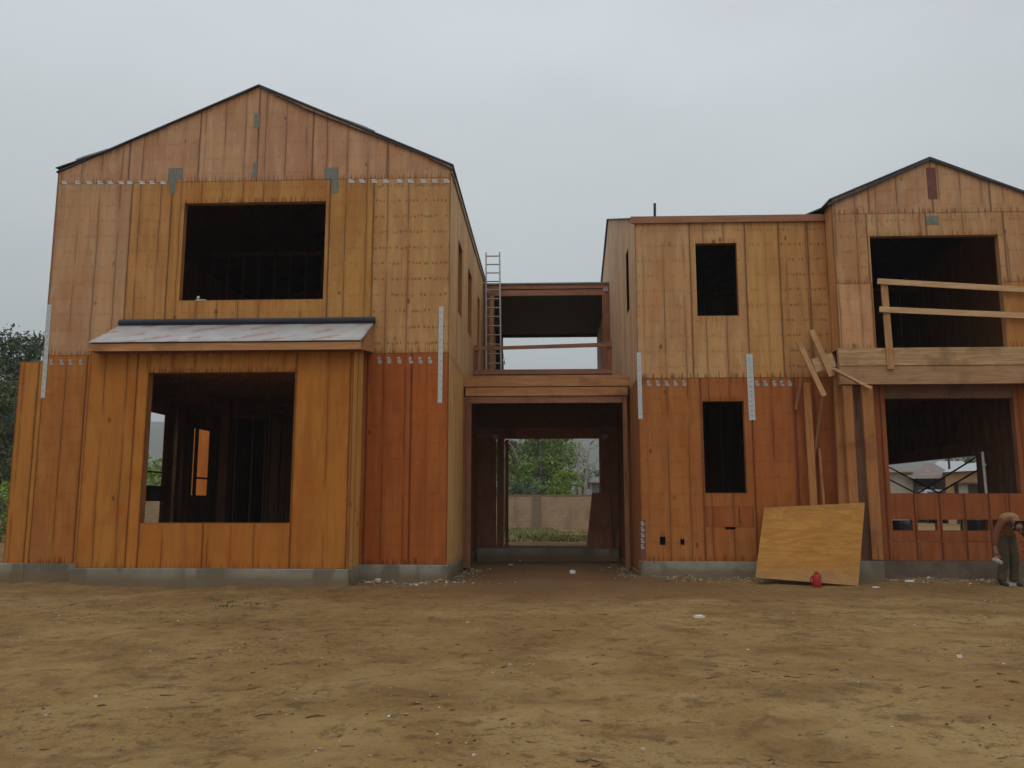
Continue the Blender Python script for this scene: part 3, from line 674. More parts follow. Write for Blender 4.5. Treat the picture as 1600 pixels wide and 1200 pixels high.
for px in (1014, 1028, 1042, 1055, 1069, 1183, 1196, 1210, 1222, 1234): clip(px, 599, 6.5, 9, YQ, WQ)
for k in range(5):
    clip(1004, 818 + k * 9, 5, 7, YQ, WQ)
mb = MB(); mb.box(PX(1001, 840, YQ), PX(1009, 840, YQ), YQ - .004, YQ - .001, PZ(1005, 875, YQ), PZ(1005, 813, YQ)); mb.build('nail_strip', RUST, WQ)
# passage side wall of this wing, x = XQ
sq = lambda u, t, z: (XQ + t, u, z)
YM = 22.9; ZM = PZ(960, 345, 23.0)
def top_q(u): return ZQE + (ZM - ZQE) * (1 - abs(u - YM) / (YM - YQ))
cw = (17.45, 18.1, wz0 + .25, wz1 + .1)
mb = sheath(sq, [YQ + .013, 17.3, 18.5, 19.7, 20.9, YM, 24.1, 26.5, YEND], [zqs, ZM + .5], [cw], lambda *a: T(.76, .58, .42), top_q, (), .2)
mb = sheath(sq, [YQ + .013, 17.3, 18.5, 19.7, 20.9, YM, 24.1, 26.5, YEND], [.1, zqs], [], lambda si, *a: T(.44, .19, .07), None, (), .2, mb=mb)
mb.build('side_wall', PLY, HOUSE, label='plywood side wall rising to the ridge beside the bridge')
# main roof: ridge parallel to the front
XEND = 9.0
mb = MB()
def yz_roof(mb, x0, x1, ya, za, yb, zb, th=.03):
    mb.hexa([(x0, ya, za), (x1, ya, za), (x1, yb, zb), (x0, yb, zb), (x0, ya, za + th), (x1, ya, za + th), (x1, yb, zb + th), (x0, yb, zb + th)])
yz_roof(mb, XQ - .05, XEND, YQ - .04, ZQE - .035, YM, ZM); yz_roof(mb, XQ - .05, XEND, YM, ZM, YEND + .1, top_q(YEND) - .01)
mb.build('roof', FELT, HOUSE, label='roof sloping back behind the straight fascia')
mb = MB(); mb.tube([(PX(1023, 338, 17.0), 17.0, PZ(1023, 345, 17)), (PX(1023, 318, 17.0), 17.0, PZ(1023, 318, 17.0))], .028, 10); mb.build('vent_pipe', BLACK, HOUSE, label='black vent pipe sticking up above the fascia')
mb = sheath(front(YEND), [XQ, 3.5, 5.4], [.2, zqt + .4], [], lambda *a: T(.4, .2, .09)); mb.build('back_wall', PLY, HOUSE)
mb = MB(); mb.box(XQ + .02, 12.2, YQ + .02, YEND - .01, .05, SLAB_Z - .02); mb.build('floor_slab', CONC, HOUSE)
mb = MB(); mb.box(XQ + .02, 12.3, YQ + .16, YEND - .02, DECK_Z - .02, DECK_Z); mb.build('upper_floor', INNERX, HOUSE)
for k in range(11):
    y = YQ + .5 + k * .61; mb = MB(); mb.box(XQ + .03, 12.2, y, y + .045, DECK_Z - .32, DECK_Z - .021); mb.build('floor_joist', INNER, HOUSE)
partition(XQ + .2, 5.2, 19.2, SLAB_Z, DECK_Z - .33); partition(XQ + .2, 12, 20.6, DECK_Z, PZ(1100, 380, YQ) + .2)
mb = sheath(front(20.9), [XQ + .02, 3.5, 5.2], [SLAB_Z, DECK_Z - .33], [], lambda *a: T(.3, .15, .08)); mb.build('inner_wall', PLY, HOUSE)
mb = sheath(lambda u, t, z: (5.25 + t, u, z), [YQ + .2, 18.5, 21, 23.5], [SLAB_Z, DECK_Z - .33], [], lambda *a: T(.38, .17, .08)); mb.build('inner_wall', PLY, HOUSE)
footing(XQ - .03, XE2, YQ - .05, YQ + .3, zq0 - .003); footing(XQ - .025, XQ + .25, YQ + .31, YEND, .12)
# ---- projecting gable
XW0, XWP = PX(1307, 450, YW), PX(1452, 250, YW); ZWE = PZ(1300, 312, YW); ZWP = PZ(1452, 248, YW)
XW1 = XWP + (XWP - XW0)
def top_w(u): return ZWE + (ZWP - ZWE) * (1 - abs(u - XWP) / (XWP - XW0))
zwb = PZ(1400, 543.5, YW); zws = PZ(1400, 333, YW)
gw_ = (PX(1364, 455, YW), PX(1567, 455, YW), PZ(1450, 543.5, YW), PZ(1450, 368, YW))
mb = sheath(front(YW), [XW0, PX(1356, 300, YW), XWP, PX(1546, 300, YW), XW1], [zws, ZWP], [], lambda *a: T(.64, .43, .28), top_w, [XWP], .4)
mb = sheath(front(YW), [XW0, PX(1357, 400, YW), PX(1450, 400, YW), PX(1572, 400, YW), XW1], [PZ(1330, 443, YW), zws], [gw_], lambda *a: T(.63, .41, .24), None, (), .7, mb=mb)
mb = sheath(front(YW), [XW0, PX(1364, 490, YW), PX(1567, 490, YW), XW1], [zwb, PZ(1330, 443, YW)], [gw_], lambda si, *a: T(.68, .42, .26) if si == 0 else T(.60, .32, .11), None, (), .3, mb=mb)
WG = mb.build('front_wall', PLY, HOUSE, label='plywood gable wall with a wide opening behind a temporary rail')
reveal(*gw_, YW, mat=LUM_NEWZ, parent=WG)
mb = sheath(lambda u, t, z: (XW0 + t, u, z), [YW + .013, YQ - .001], [zwb - .0, ZWE], [], lambda *a: T(.64, .37, .18)); mb.build('return_wall', PLY, WG)
x0 = XW0
mb = MB(); mb.attr = False
plate(1448.5, 1463, 262, 311, YW, WG, RUST, .008, 'vent_cover', 'red brown plate below the ridge'); plate(1447, 1466, 338, 351, YW, WG, STEEL_DK)
k_ = (ZWP - ZWE) / (XWP - XW0)
mb = slope_roof(XW0 - .05, ZWE - .02, XWP, ZWP + .004, YW - .03, 23); mb = slope_roof(XWP, ZWP + .004, XW1 + .06, ZWE - .02, YW - .03, 29, mb=mb)
mb.hexa([(XW0 - .75, YQ + .01, ZWE - .02 - .70 * k_), (XW0 - .05, YQ + .01, ZWE - .021), (XW0 - .05, 22.5, ZWE - .021), (XW0 - .75, 22.5, ZWE - .02 - .70 * k_),
         (XW0 - .75, YQ + .01, ZWE + .01 - .70 * k_), (XW0 - .05, YQ + .01, ZWE + .008), (XW0 - .05, 22.5, ZWE + .008), (XW0 - .75, 22.5, ZWE + .01 - .70 * k_)])
RL = mb.build('roof', FELT, HOUSE, label='gable roof over the projecting wing')
flap(*P(1292, 319, YW), *P(1450, 249, YW), YW - .04, FELT, .02, .0, 20, 11, .045); flap(*P(1450, 249, YW), *P(1625, 311, YW), YW - .045, FELT, .02, .0, 20, 12, .02)
# beam under the gable
xb = PX(1311, 570, YW)
mb = MB(); mb.box(xb, XW1 + .1, YW - .02, YW + .09, PZ(1400, 571, YW), zwb - .002)
mb.build('floor_beam', mat_lumber('weathered_rim_board', 'x', (.40, .235, .11), (.58, .385, .20), .6), HOUSE, label='pale weathered rim board below the wide upper opening')
mb = MB(); mb.box(xb, XW1 + .1, YW - .005, YW + .12, PZ(1400, 600, YW), PZ(1400, 571.5, YW)); mb.build('floor_beam', LUM_OLD, HOUSE, label='glued timber beam spanning the ground-floor opening')
# porch column: two leaning studs on a block
def board(p0, p1, Y0, Y1, wpx, mat, name, th=.04, parent=HOUSE, label=None):
    (xa, za), (xb, zb) = P(*p0, Y0), P(*p1, Y1); wd = wpx * (Y0 + Y1) / 2 / F
    mb = MB(); a = Vector((xa, Y0, za)); b = Vector((xb, Y1, zb)); d = (b - a).normalized()
    mb.beam(a, b, wd, th, up=(0, 1, 0)); return mb.build(name, mat, parent, label=label, bevel=.003)
board((1323, 603), (1338, 874), YW - .01, YW - .01, 14, LUM_Z, 'column_stud', .09)
board((1353.5, 603), (1370.5, 874), YW - .012, YW - .012, 16.5, LUM_Z, 'column_stud', .09)
mb = MB(); mb.box(PX(1316, 620, YW) + .02, PX(1372, 620, YW), YW + .20, YW + .22, .3, PZ(1340, 601, YW)); mb.build('column_backing', INNER, HOUSE)
footing(PX(1330, 890, YW), PX(1379, 890, YW), YW - .12, YW + .3, PZ(1360, 876.5, YW), 'column_footing')
# low wall with slot openings
YP = 15.95
lx0, lx1 = PX(1362, 750, YP), XW1 + .2
zl0, zl1 = PZ(1480, 876, YP), PZ(1480, 770.5, YP)
sl_ = [(PX(a, 820, YP), PX(b, 820, YP), PZ(1480, 828.5, YP), PZ(1480, 812, YP)) for a, b in ((1395, 1426), (1434, 1465), (1473, 1508), (1511, 1545), (1551, 1580))]
big = (PX(1387, 700, YP), PX(1590, 700, YP), zl1, PZ(1450, 604, YP) + .3)
tq = lambda si, j, u, z: T(.35, .12, .045)
mb = sheath(front(YP), [lx0, PX(1387, 820, YP), PX(1431, 820, YP), PX(1470, 820, YP), PX(1509, 820, YP), PX(1548, 820, YP), PX(1580, 820, YP), lx1], [zl0, PZ(1480, 846, YP), PZ(1480, 601, YP)], sl_ + [big], tq, None, (), .06)
WP_ = mb.build('low_wall', PLY, HOUSE, label='low red-brown plywood wall with a row of slot openings')
reveal(big[0], big[1], big[2], big[3], YP, mat=LUM_REDZ, parent=WP_, sides='rb')
mb = MB(); mb.box(PX(1594, 700, YP + .3), PX(1612, 700, YP + .3), YP + .2, YP + .34, zl1, DECK_Z - .3); mb.build('post', LUM_REDZ, HOUSE)
mb = MB(); mb.box(lx0 - .02, lx1, YP - .06, YP + .3, -.3, zl0 - .003); mb.build('foundation', mat_simple('brown_stained_concrete', (.17, .125, .09), .9, 0, .4, 4), HOUSE)
for k, px in enumerate((1429, 1468, 1509, 1548)):
    x = PX(px, 820, YP); mb = MB(); mb.box(x - .03, x + .03, YP + .02, YP + .12, zl0, zl1 - .04); mb.build('stud', LUM_REDZ, WP_)
mb = MB(); mb.box(XW0 + .05, XW1, YP + .02, YP + .15, PZ(1450, 622, YP), DECK_Z - .02); mb.build('opening_header', INNERX, HOUSE)
# the end room: its outer side wall has a wide doorway through which the neighbours show
XO = XW1
oy0, oy1 = onX(1527, 730, XO)[0], 24.5; oz1 = onX(1460, 719, XO)[1]
mb = sheath(lambda u, t, z: (XO - t, u, z), [YW + .013, 18.6, 20.6, 22.6, 25, YEND], [.2, ZWE], [(oy0, oy1, .2, oz1 + .02)], lambda *a: T(.40, .2, .10)); OW = mb.build('outer_side_wall', PLY, HOUSE)
mb = MB(); mb.box(XO - .16, XO - .02, oy0 - .2, oy1 + .2, oz1, oz1 + .30); mb.build('door_header', LUM_RED, OW)
y = YP + .3
while y < 25.5:
    zt_ = DECK_Z - .34
    if oy0 - .1 < y < oy1: mb = MB(); mb.box(XO - .15, XO - .03, y, y + .04, oz1 + .301, zt_)
    else: mb = MB(); mb.box(XO - .15, XO - .03, y, y + .04, SLAB_Z, zt_)
    mb.build('stud', INNER, OW); y += .406
yv = 24.6
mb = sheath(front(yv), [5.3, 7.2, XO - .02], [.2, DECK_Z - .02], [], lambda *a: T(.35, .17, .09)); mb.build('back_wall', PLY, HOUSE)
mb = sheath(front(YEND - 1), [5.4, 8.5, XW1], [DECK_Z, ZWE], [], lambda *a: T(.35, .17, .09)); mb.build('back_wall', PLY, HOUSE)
yp_ = 16.9
mb = MB(); (xa, za), (xb2, zb2) = P(1535, 706, yp_), P(1541.5, 775, yp_)
xf = xa + (xb2 - xa) * (za - SLAB_Z) / (za - zb2)
mb.tube([(xa, yp_, za), (xf, yp_, SLAB_Z)], .027, 10); mb.tube([(xa + .01, yp_, za - .24), (xa + .015, yp_, za - .28)], .042, 10)
mb.build('shoring_pole', WHITE, None, label='white painted steel pole standing inside the ground-floor opening', cat='pole')
for a, b in (((1388, 729.5), (1470, 772)), ((1388, 748.5), (1433, 771.5)), ((1433, 771.5), (1523, 716)), ((1467, 770), (1529, 734))):
    (ya, za), (yc_, zc) = onX(*a, XO - .01), onX(*b, XO - .01); mb = MB(); mb.tube([(XO - .01, ya, za), (XO - .01, yc_, zc)], .020, 6); mb.build('brace_rod', BLACK, OW)
# ================================================================== LADDER
LAD = empty('extension_ladder', (PX(772, 560, 21.6), 21.6, DECK_Z), 'metal ladder leaning on the bridge roof beam, rising into the sky', 'ladder')
fx, fy, fz = LAD.location; topx, topz = P(770, 395, 23.25); Lv = Vector((topx - fx, 23.25 - fy, topz - fz)); hw = .2
for s_ in (-1, 1):
    mb = MB(); mb.beam(Vector((fx + s_ * hw, fy, fz)), Vector((fx + s_ * hw, fy, fz)) + Lv, .040, .07, up=(0, 1, 0)); relink(mb.build('rail', ALU), LAD)
nr = int(Lv.length / .285)
for k in range(1, nr + 1):
    p = Vector((fx, fy, fz)) + Lv * ((k - .4) / nr); mb = MB(); mb.tube([p - Vector((hw, 0, 0)), p + Vector((hw, 0, 0))], .019, 8); relink(mb.build('rung', ALU), LAD)
mb = MB(); p = Vector((fx + hw + .03, fy + .1, fz)) ; q = [p + Lv * t + Vector((dx, -.03, 0)) for t, dx in ((.34, 0), (.28, .03), (.22, .07), (.24, .04), (.15, .02), (.05, 0))]; mb.tube(q, .010, 6); relink(mb.build('pull_rope', BLACK), LAD)
# ================================================================== TEMPORARY GUARD RAIL
GR = empty('temporary_guard_rail', (PX(1387, 560, YW - .1), YW - .1, PZ(1387, 577, YW - .1)), 'makeshift timber rail nailed across the wide upper opening', 'railing')
yg = YW - .11
def gboard(p0, p1, wpx, mat, name, y=yg, th=.036):
    o = board(p0, p1, y, y, wpx, mat, name, th, None); relink(o, GR); return o
gboard((1381, 441), (1392, 577), 10.5, LUM_NEWZ, 'post', YW - .045); gboard((1371, 439.5), (1640, 455), 9, LUM_NEW, 'rail', YW - .085); gboard((1374, 483.5), (1640, 495), 9, LUM_NEW, 'rail', YW - .085)
# ================================================================== LOOSE BOARDS beside the column
def loose(p0, p1, Y0, Y1, wpx, mat, label, th=.04):
    return tag(board(p0, p1, Y0, Y1, wpx, mat, 'loose_board', th, None), label, 'board', 'loose boards propped beside the wide opening')
yo = YQ - .06
loose((1268, 516), (1300, 588), YW + .2, YW - .05, 9, LUM_NEWZ, 'short pale board slanting down to the beam end, uppermost of the propped boards')
loose((1247, 533), (1288, 619), YW + .15, YW - .1, 8, LUM_NEWZ, 'pale slanting board crossing in front of the post tops, lower of the two short ones')
loose((1271, 572), (1303, 562), YW + .12, YW + .12, 22, LUM_NEW, 'stubby wide offcut wedged between the two slanting boards')
loose((1301, 576), (1360, 607), YW - .14, YW - .14, 4, LUM_NEW, 'thin straight brace sloping down from the boards to the column top', .09)
loose((1260, 598), (1272, 800), yo, YQ - .25, 11, LUM_Z, 'upright board standing behind the leaning plywood sheet', .05)
loose((1309, 590), (1318, 800), YW + .25, YW + .1, 13, LUM_Z, 'thick upright post next to the column studs', .09)
loose((1286, 612), (1271, 720), yo - .1, yo - .05, 3.5, LUM_REDZ, 'thin batten hanging diagonally under the slanting boards', .03)
loose((1252, 590), (1243, 640), yo - .05, yo, 4, LUM_REDZ, 'short thin batten by the wall under the slanting boards', .03)
loose((1280, 700), (1288, 800), yo, YQ - .22, 4, LUM_Z, 'narrow stick standing behind the leaning sheet', .03)
# ================================================================== LEANING PLYWOOD SHEET
a = [G(1180, 903), G(1341, 916)]
yt = YW - .02
tl_, tr_ = P(1194, 794, YW + .18), P(1351, 786, YW - .14)
A, B = Vector((a[0].x, a[0].y, .0)), Vector((a[1].x, a[1].y, .0))
A = Vector((PX(1180, 903, 15.35), 15.35, PZ(1180, 903, 15.35))); B = Vector((PX(1341, 916, 15.0), 15.0, PZ(1341, 916, 15.0)))
C3 = Vector((PX(1351, 786, YW - .16), YW - .16, PZ(1351, 786, YW - .16))); D3 = Vector((PX(1194, 794, YQ - .1), YQ - .1, PZ(1194, 794, YQ - .1)))
nrm = (B - A).cross(D3 - A).normalized() * -.018
mb = MB(); mb.hexa([A, B, B - nrm, A - nrm, D3, C3, C3 - nrm, D3 - nrm])
def mat_sheet():
    n = NT('fresh_plywood_sheet', .75, .25); x, y, z = n.sep(n.pos())
    a = n.noise(n.comb(x * 1.3, 0.0, z * 9.0), 1, 4, .6, 1.8); b = n.noise(n.comb(x * 2.0, 2.0, z * 30.0), 1, 3, .6, .5); c = n.noise(n.comb(x * 3.0, 4.0, z * 1.0), 1, 3)
    k = n.voro(n.comb(x * 3.2, 1.0, z * 5.0), 1).step(.05, .15).inv()
    col = n.mix(a.step(.38, .62), (.47, .225, .045), (.37, .155, .030)); col = n.mix(b.step(.5, .75) * .35, col, (.38, .20, .06)); col = n.mix(c.step(.58, .75) * .4, col, (.52, .24, .09))
    col = n.mix(k * .5, col, (.22, .11, .05)); d = n.noise(n.pos(), 2.6, 5, .65, .8); e = n.noise(n.pos(), 11, 4, .7)
    col = n.mix(d.step(.50, .66) * .55, col, (.34, .165, .04)); col = n.mix(e.step(.58, .74) * .5, col, (.26, .13, .045)); col = n.mix((z - d * .5).step(-.12, .12).inv() * .6, col, (.30, .19, .09))
    n.color(col).bump(b, .3, .004); return n.m
mb.build('plywood_sheet', mat_sheet(), None, label='large yellow plywood sheet leaning against the wall beside the wide opening', cat='plywood sheet')
# dark board leaning in the passage
mb = MB(); y0 = 20.75
A, B = Vector((PX(916, 852, y0), y0, SLAB_Z)), Vector((PX(958, 852, y0 + .1), y0 + .1, SLAB_Z)); C3, D3 = Vector((PX(953, 770, yk - .03), yk - .06, PZ(953, 770, yk))), Vector((PX(925, 771, yk - .03), yk - .06, PZ(925, 770, yk)))
mb.hexa([A, B, B + Vector((0, .02, 0)), A + Vector((0, .02, 0)), D3, C3, C3 + Vector((0, .02, 0)), D3 + Vector((0, .02, 0))])
mb.build('leaning_board', LUM_REDZ, None, label='dark brown board leaning at the far end of the passage', cat='board')
# ================================================================== RED CAN
p = G(1277, 918); RC = empty('red_can', p, 'small red container standing before the leaning plywood sheet', 'can'); x, y = p.x, p.y
mb = MB(); mb.tube([(x, y, 0), (x, y, .02), (x, y, .20), (x, y, .235)], [.068, .075, .075, .05], 16); relink(mb.build('body', RED, None, True), RC)
mb = MB(); mb.tube([(x, y, .2352), (x, y, .27)], [.03, .028], 12); relink(mb.build('cap', RED, None, True), RC)
mb = MB(); mb.tube([(x - .07, y, .05), (x - .105, y, .09), (x - .105, y, .16), (x - .06, y, .2)], .014, 8); relink(mb.build('handle', RED, None, True), RC)
# ================================================================== PERSON
def skin(name, vs, es, mat, parent=None, sub=2):
    me = bpy.data.meshes.new(name); me.from_pydata([v[:3] for v in vs], es, []); me.materials.append(mat)
    o = bpy.data.objects.new(name, me); COL.objects.link(o)
    m = o.modifiers.new('skin', 'SKIN'); m.use_smooth_shade = True
    lay = me.skin_vertices[0] if me.skin_vertices else None
    if lay is None:
        bm = bmesh.new(); bm.from_mesh(me); bm.verts.layers.skin.verify(); bm.to_mesh(me); bm.free(); lay = me.skin_vertices[0]
    for k, v in enumerate(vs):
        r = v[3]; lay.data[k].radius = (r, v[4] if len(v) > 4 else r)
    lay.data[0].use_root = True
    s = o.modifiers.new('sub', 'SUBSURF'); s.levels = sub; s.render_levels = sub
    if parent is not None: relink(o, parent)
    return o
SKINM = mat_simple('skin', (.24, .11, .065), .6, 0, .15, 20); SHIRT = mat_simple('tan_shirt', (.36, .20, .085), .9, 0, .25, 6); SLEEVE = mat_simple('rust_sleeve', (.17, .055, .022), .9, 0, .25, 6)
TROU = mat_simple('olive_trousers', (.10, .08, .045), .9, 0, .3, 8); BOOT = mat_simple('dark_boots', (.03, .025, .022), .7); HAIR = mat_simple('dark_hair', (.02, .016, .014), .6)
hp = Vector((PX(1571, 832, 15.2), 15.2, PZ(1571, 832, 15.2)))
PER = empty('person', (hp.x, hp.y, 0), 'person in tan shirt and olive trousers bending down, holding a white cloth', 'person')
def V(dx, dy, z, r, r2=None): return (hp.x + dx, hp.y + dy, z, r, r2 or r)
hz = hp.z
# body: one continuous surface: pelvis, spine, neck, head, arms, legs
bv = [V(0, 0, hz, .12, .10), V(-.03, -.14, hz + .14, .10, .09), V(-.07, -.30, hz + .24, .105, .09), V(-.08, -.42, hz + .26, .07), V(-.09, -.50, hz + .21, .055), V(-.09, -.57, hz + .13, .082, .09), V(-.088, -.61, hz + .05, .072, .08),
      V(-.24, -.31, hz + .19, .055), V(-.37, -.34, hz - .06, .042), V(-.41, -.38, hz - .30, .032), V(-.405, -.40, hz - .37, .034, .024),
      V(.09, -.32, hz + .16, .055), V(.19, -.35, hz - .08, .042), V(.10, -.42, hz - .20, .032), V(.05, -.44, hz - .23, .034, .024),
      V(-.09, .0, hz - .10, .085), V(-.10, -.05, hz - .45, .058), V(-.11, .05, .09, .042), V(-.115, -.08, .045, .04, .035),
      V(.09, .0, hz - .10, .085), V(.10, -.06, hz - .45, .058), V(.12, .05, .09, .042), V(.125, -.08, .045, .04, .035)]
be = [(0,1),(1,2),(2,3),(3,4),(4,5),(5,6),(2,7),(7,8),(8,9),(9,10),(2,11),(11,12),(12,13),(13,14),(0,15),(15,16),(16,17),(17,18),(0,19),(19,20),(20,21),(21,22)]
skin('body', bv, be, SKINM, PER)
def grow(idx, edges, dr, mat, name, shift=(0,0,0)):
    mp = {i: k for k, i in enumerate(idx)}; vs = [(bv[i][0], bv[i][1], bv[i][2], bv[i][3] + dr, bv[i][4] + dr) for i in idx]
    return skin(name, vs, [(mp[a], mp[b]) for a, b in edges], mat, PER)
vs = [V(.0, .0, hz + .02, .15, .135), V(-.03, -.13, hz + .15, .155, .135), V(-.07, -.29, hz + .26, .20, .135), V(-.08, -.41, hz + .27, .10, .085)]
skin('shirt', vs, [(0,1),(1,2),(2,3)], SHIRT, PER)
skin('sleeve', [V(-.17, -.30, hz + .24, .085), V(-.27, -.32, hz + .11, .075), V(-.37, -.34, hz - .06, .062), V(-.405, -.37, hz - .23, .046)], [(0,1),(1,2),(2,3)], SLEEVE, PER)
skin('sleeve', [V(.04, -.31, hz + .22, .085), V(.13, -.335, hz + .04, .072), V(.19, -.35, hz - .08, .058)], [(0,1),(1,2)], SLEEVE, PER)
mb = MB()
def vv(dx, dy, z): return (hp.x + dx, hp.y + dy, z)
for s_, kx in ((-1, -.10), (1, .10)):
    mb.tube([vv(s_ * .035, -.02, hz + .03), vv(s_ * .05, -.01, hz - .05), vv(s_ * .07, -.01, hz - .18), vv(s_ * .08, -.07, hz - .40), vv(s_ * .085, -.05, hz - .52), vv(s_ * .105, .02, .26), vv(s_ * .11, .04, .16), vv(s_ * .113, .04, .10)], [.09, .115, .100, .080, .078, .068, .074, .078], 14)
relink(mb.build('trousers', TROU, None, True), PER)
for s_ in (-.115, .125):
    skin('boot', [V(s_, .05, .16, .06), V(s_, .05, .06, .055), V(s_ - .0, -.06, .05, .05, .045), V(s_, -.15, .04, .04, .03)], [(0,1),(1,2),(2,3)], BOOT, PER, 1)
hd = Vector((hp.x - .09, hp.y - .585, hz + .10))
skin('hair', [(hd.x, hd.y + .03, hd.z + .065, .080), (hd.x, hd.y - .035, hd.z + .045, .078), (hd.x, hd.y + .06, hd.z + .02, .06)], [(0,1),(0,2)], HAIR, PER, 1)
# face: nose, ears, eyes, mouth on the lowered head
fw = Vector((0, -.75, -.60)).normalized(); upv = Vector((0, -.60, .75)).normalized(); rt = fw.cross(upv).normalized(); fc = hd + fw * .085
mb = MB(); mb.tube([fc + upv * .02, fc + fw * .02 - upv * .02, fc - upv * .028], [.008, .014, .010], 6)
for s_ in (-1, 1): mb.tube([hd + rt * s_ * .085 + upv * .02, hd + rt * s_ * .095 - upv * .03], [.018, .012], 6)
relink(mb.build('face', SKINM, None, True), PER)
mb = MB()
for s_ in (-1, 1): mb.tube([fc + rt * s_ * .03 + upv * .022 - fw * .006, fc + rt * s_ * .03 + upv * .022 + fw * .004], [.010, .008], 8)
mb.tube([fc - upv * .05 - rt * .022, fc - upv * .05 + rt * .022], .005, 6)
relink(mb.build('eyes_and_mouth', HAIR, None, True), PER)
# hands: palm continues the wrist; four unequal fingers and a thumb
def hand(wx, wy, wz, s):
    for k, (dx, ln) in enumerate(((-.026, .062), (-.009, .075), (.009, .070), (.025, .055))):
        b = Vector((wx + dx, wy - .005, wz - .03)); skin('finger', [(*b, .0095), (b.x, b.y - .02, b.z - ln * .5, .0085), (b.x + .002, b.y + .0, b.z - ln * .85, .0075), (b.x, b.y + .022, b.z - ln, .0065)], [(0,1),(1,2),(2,3)], SKINM, PER, 1)
    b = Vector((wx + .03 * s, wy - .01, wz + .0)); skin('thumb', [(*b, .0105), (b.x + .028 * s, b.y - .022, b.z - .03, .009), (b.x + .02 * s, b.y - .035, b.z - .058, .0075)], [(0,1),(1,2)], SKINM, PER, 1)
hand(bv[10][0], bv[10][1], bv[10][2], 1); hand(bv[14][0], bv[14][1], bv[14][2], -1)
# held cloth
mb = MB(); hx, hy, hz2 = bv[10][0], bv[10][1], bv[10][2] - .08; n = 14
for i in range(n):
    for j in range(7):
        def q(i, j):
            u = i / n * 2 * math.pi; v = j / 7; r = (.016 + .055 * math.sin(v * 2.4)) * (1 + .25 * math.sin(3 * u + v))
            return (hx + .015 + r * math.cos(u) * 1.15, hy + r * math.sin(u) * .6, hz2 + .04 - v * .10 - .02 * math.cos(u))
        mb.face([q(i, j), q(i + 1, j), q(i + 1, j + 1), q(i, j + 1)])
mb.build('white_cloth', mat_simple('off_white_cloth', (.40, .37, .30), .8), None, True, weld=True, label='crumpled white cloth held in the bending person\'s lowered hand', cat='cloth')
mb = MB(); g = G(1562, 903); bx, by = g.x, g.y; rings = []
mb.tube([(bx, by + .2, 0), (bx, by + .2, .03), (bx - .02, by + .2, .15), (bx - .05, by + .18, .26), (bx - .07, by + .16, .33)], [.12, .17, .16, .10, .035], 12)
mb.build('dark_bag', mat_simple('dark_bag', (.025, .024, .03), .6), None, True, label='dark sack on the ground at the feet of the bending person', cat='bag')
# ================================================================== GROUND
def gz(x, y):
    s = noise.noise(Vector((x * .35, y * .35, 0))) * .05 + noise.noise(Vector((x * 1.3, y * 1.3, 4))) * .022 + noise.noise(Vector((x * 4.5, y * 4.5, 7))) * .008 + noise.noise(Vector((x * 14, y * 14, 2))) * .0035
    k = max(0, min(1, (y - 1) / 4))
    if y > 40 or abs(x) > 40: k *= .3
    z = s * k
    # spoil banked in the passage
    if 13.2 < y < 16.2:
        bb = 0
        for (xa, xb_, yy) in ((-9.9, -7.9, 14.93), (-8.1, -3.25, 14.12), (-3.35, -1.7, 14.92), (1.75, 6.3, 16.0), (6.0, 9.6, 15.86)):
            if xa - .2 < x < xb_ + .2 and yy - .8 < y < yy + .3: bb = max(bb, (.045 + .06 * noise.noise(Vector((x * 1.8, 3, 0))) + .03 * noise.noise(Vector((x * 7, 5, 0)))) * math.exp(-((y - yy) / .28) ** 2))
        z += bb
    z += .07 * math.exp(-((x - 0) / 1.8) ** 2 - ((y - 18.6) / 1.6) ** 2) + .03 * math.exp(-((x + 1.9) / .5) ** 2 - ((y - 16.3) / 1.2) ** 2)
    return z + .01
def axis(lo, hi, st, far, grow_):
    a = [lo + k * st for k in range(int((hi - lo) / st) + 1)]; s = st
    while a[-1] < far: s *= grow_; a.append(a[-1] + s)
    s = st
    while a[0] > -far: s *= grow_; a.insert(0, a[0] - s)
    return a
ax = axis(-12, 12, .07, 2500, 1.22); ay = axis(2.5, 19.5, .07, 3000, 1.22)
mb = MB(); mb.v = [(x, y, gz(x, y)) for y in ay for x in ax]; nx_ = len(ax)
mb.f = [(j * nx_ + i, j * nx_ + i + 1, (j + 1) * nx_ + i + 1, (j + 1) * nx_ + i) for j in range(len(ay) - 1) for i in range(nx_ - 1)]
mb.build('ground', GROUND, None, True, kind='structure')
# gravel, chips
ICO = [(0,0,1),(.89,0,.45),(.28,.85,.45),(-.72,.53,.45),(-.72,-.53,.45),(.28,-.85,.45),(.72,.53,-.45),(-.28,.85,-.45),(-.89,0,-.45),(-.28,-.85,-.45),(.72,-.53,-.45),(0,0,-1)]
ICF = [(0,1,2),(0,2,3),(0,3,4),(0,4,5),(0,5,1),(1,6,2),(2,7,3),(3,8,4),(4,9,5),(5,10,1),(6,7,2),(7,8,3),(8,9,4),(9,10,5),(10,6,1),(11,7,6),(11,8,7),(11,9,8),(11,10,9),(11,6,10)]
def stone(mb, x, y, r, flat=.6, z=None):
    b = len(mb.v); a = random.uniform(0, 6.3); ca, sa = math.cos(a), math.sin(a); e = random.uniform(.6, 1.5)
    z = gz(x, y) if z is None else z
    for q in ICO:
        k = r * random.uniform(.75, 1.2); X, Y = q[0] * k * e, q[1] * k
        mb.v.append((x + X * ca - Y * sa, y + X * sa + Y * ca, z + r * flat * .3 + q[2] * k * flat))
    mb.f += [tuple(b + i for i in f) for f in ICF]
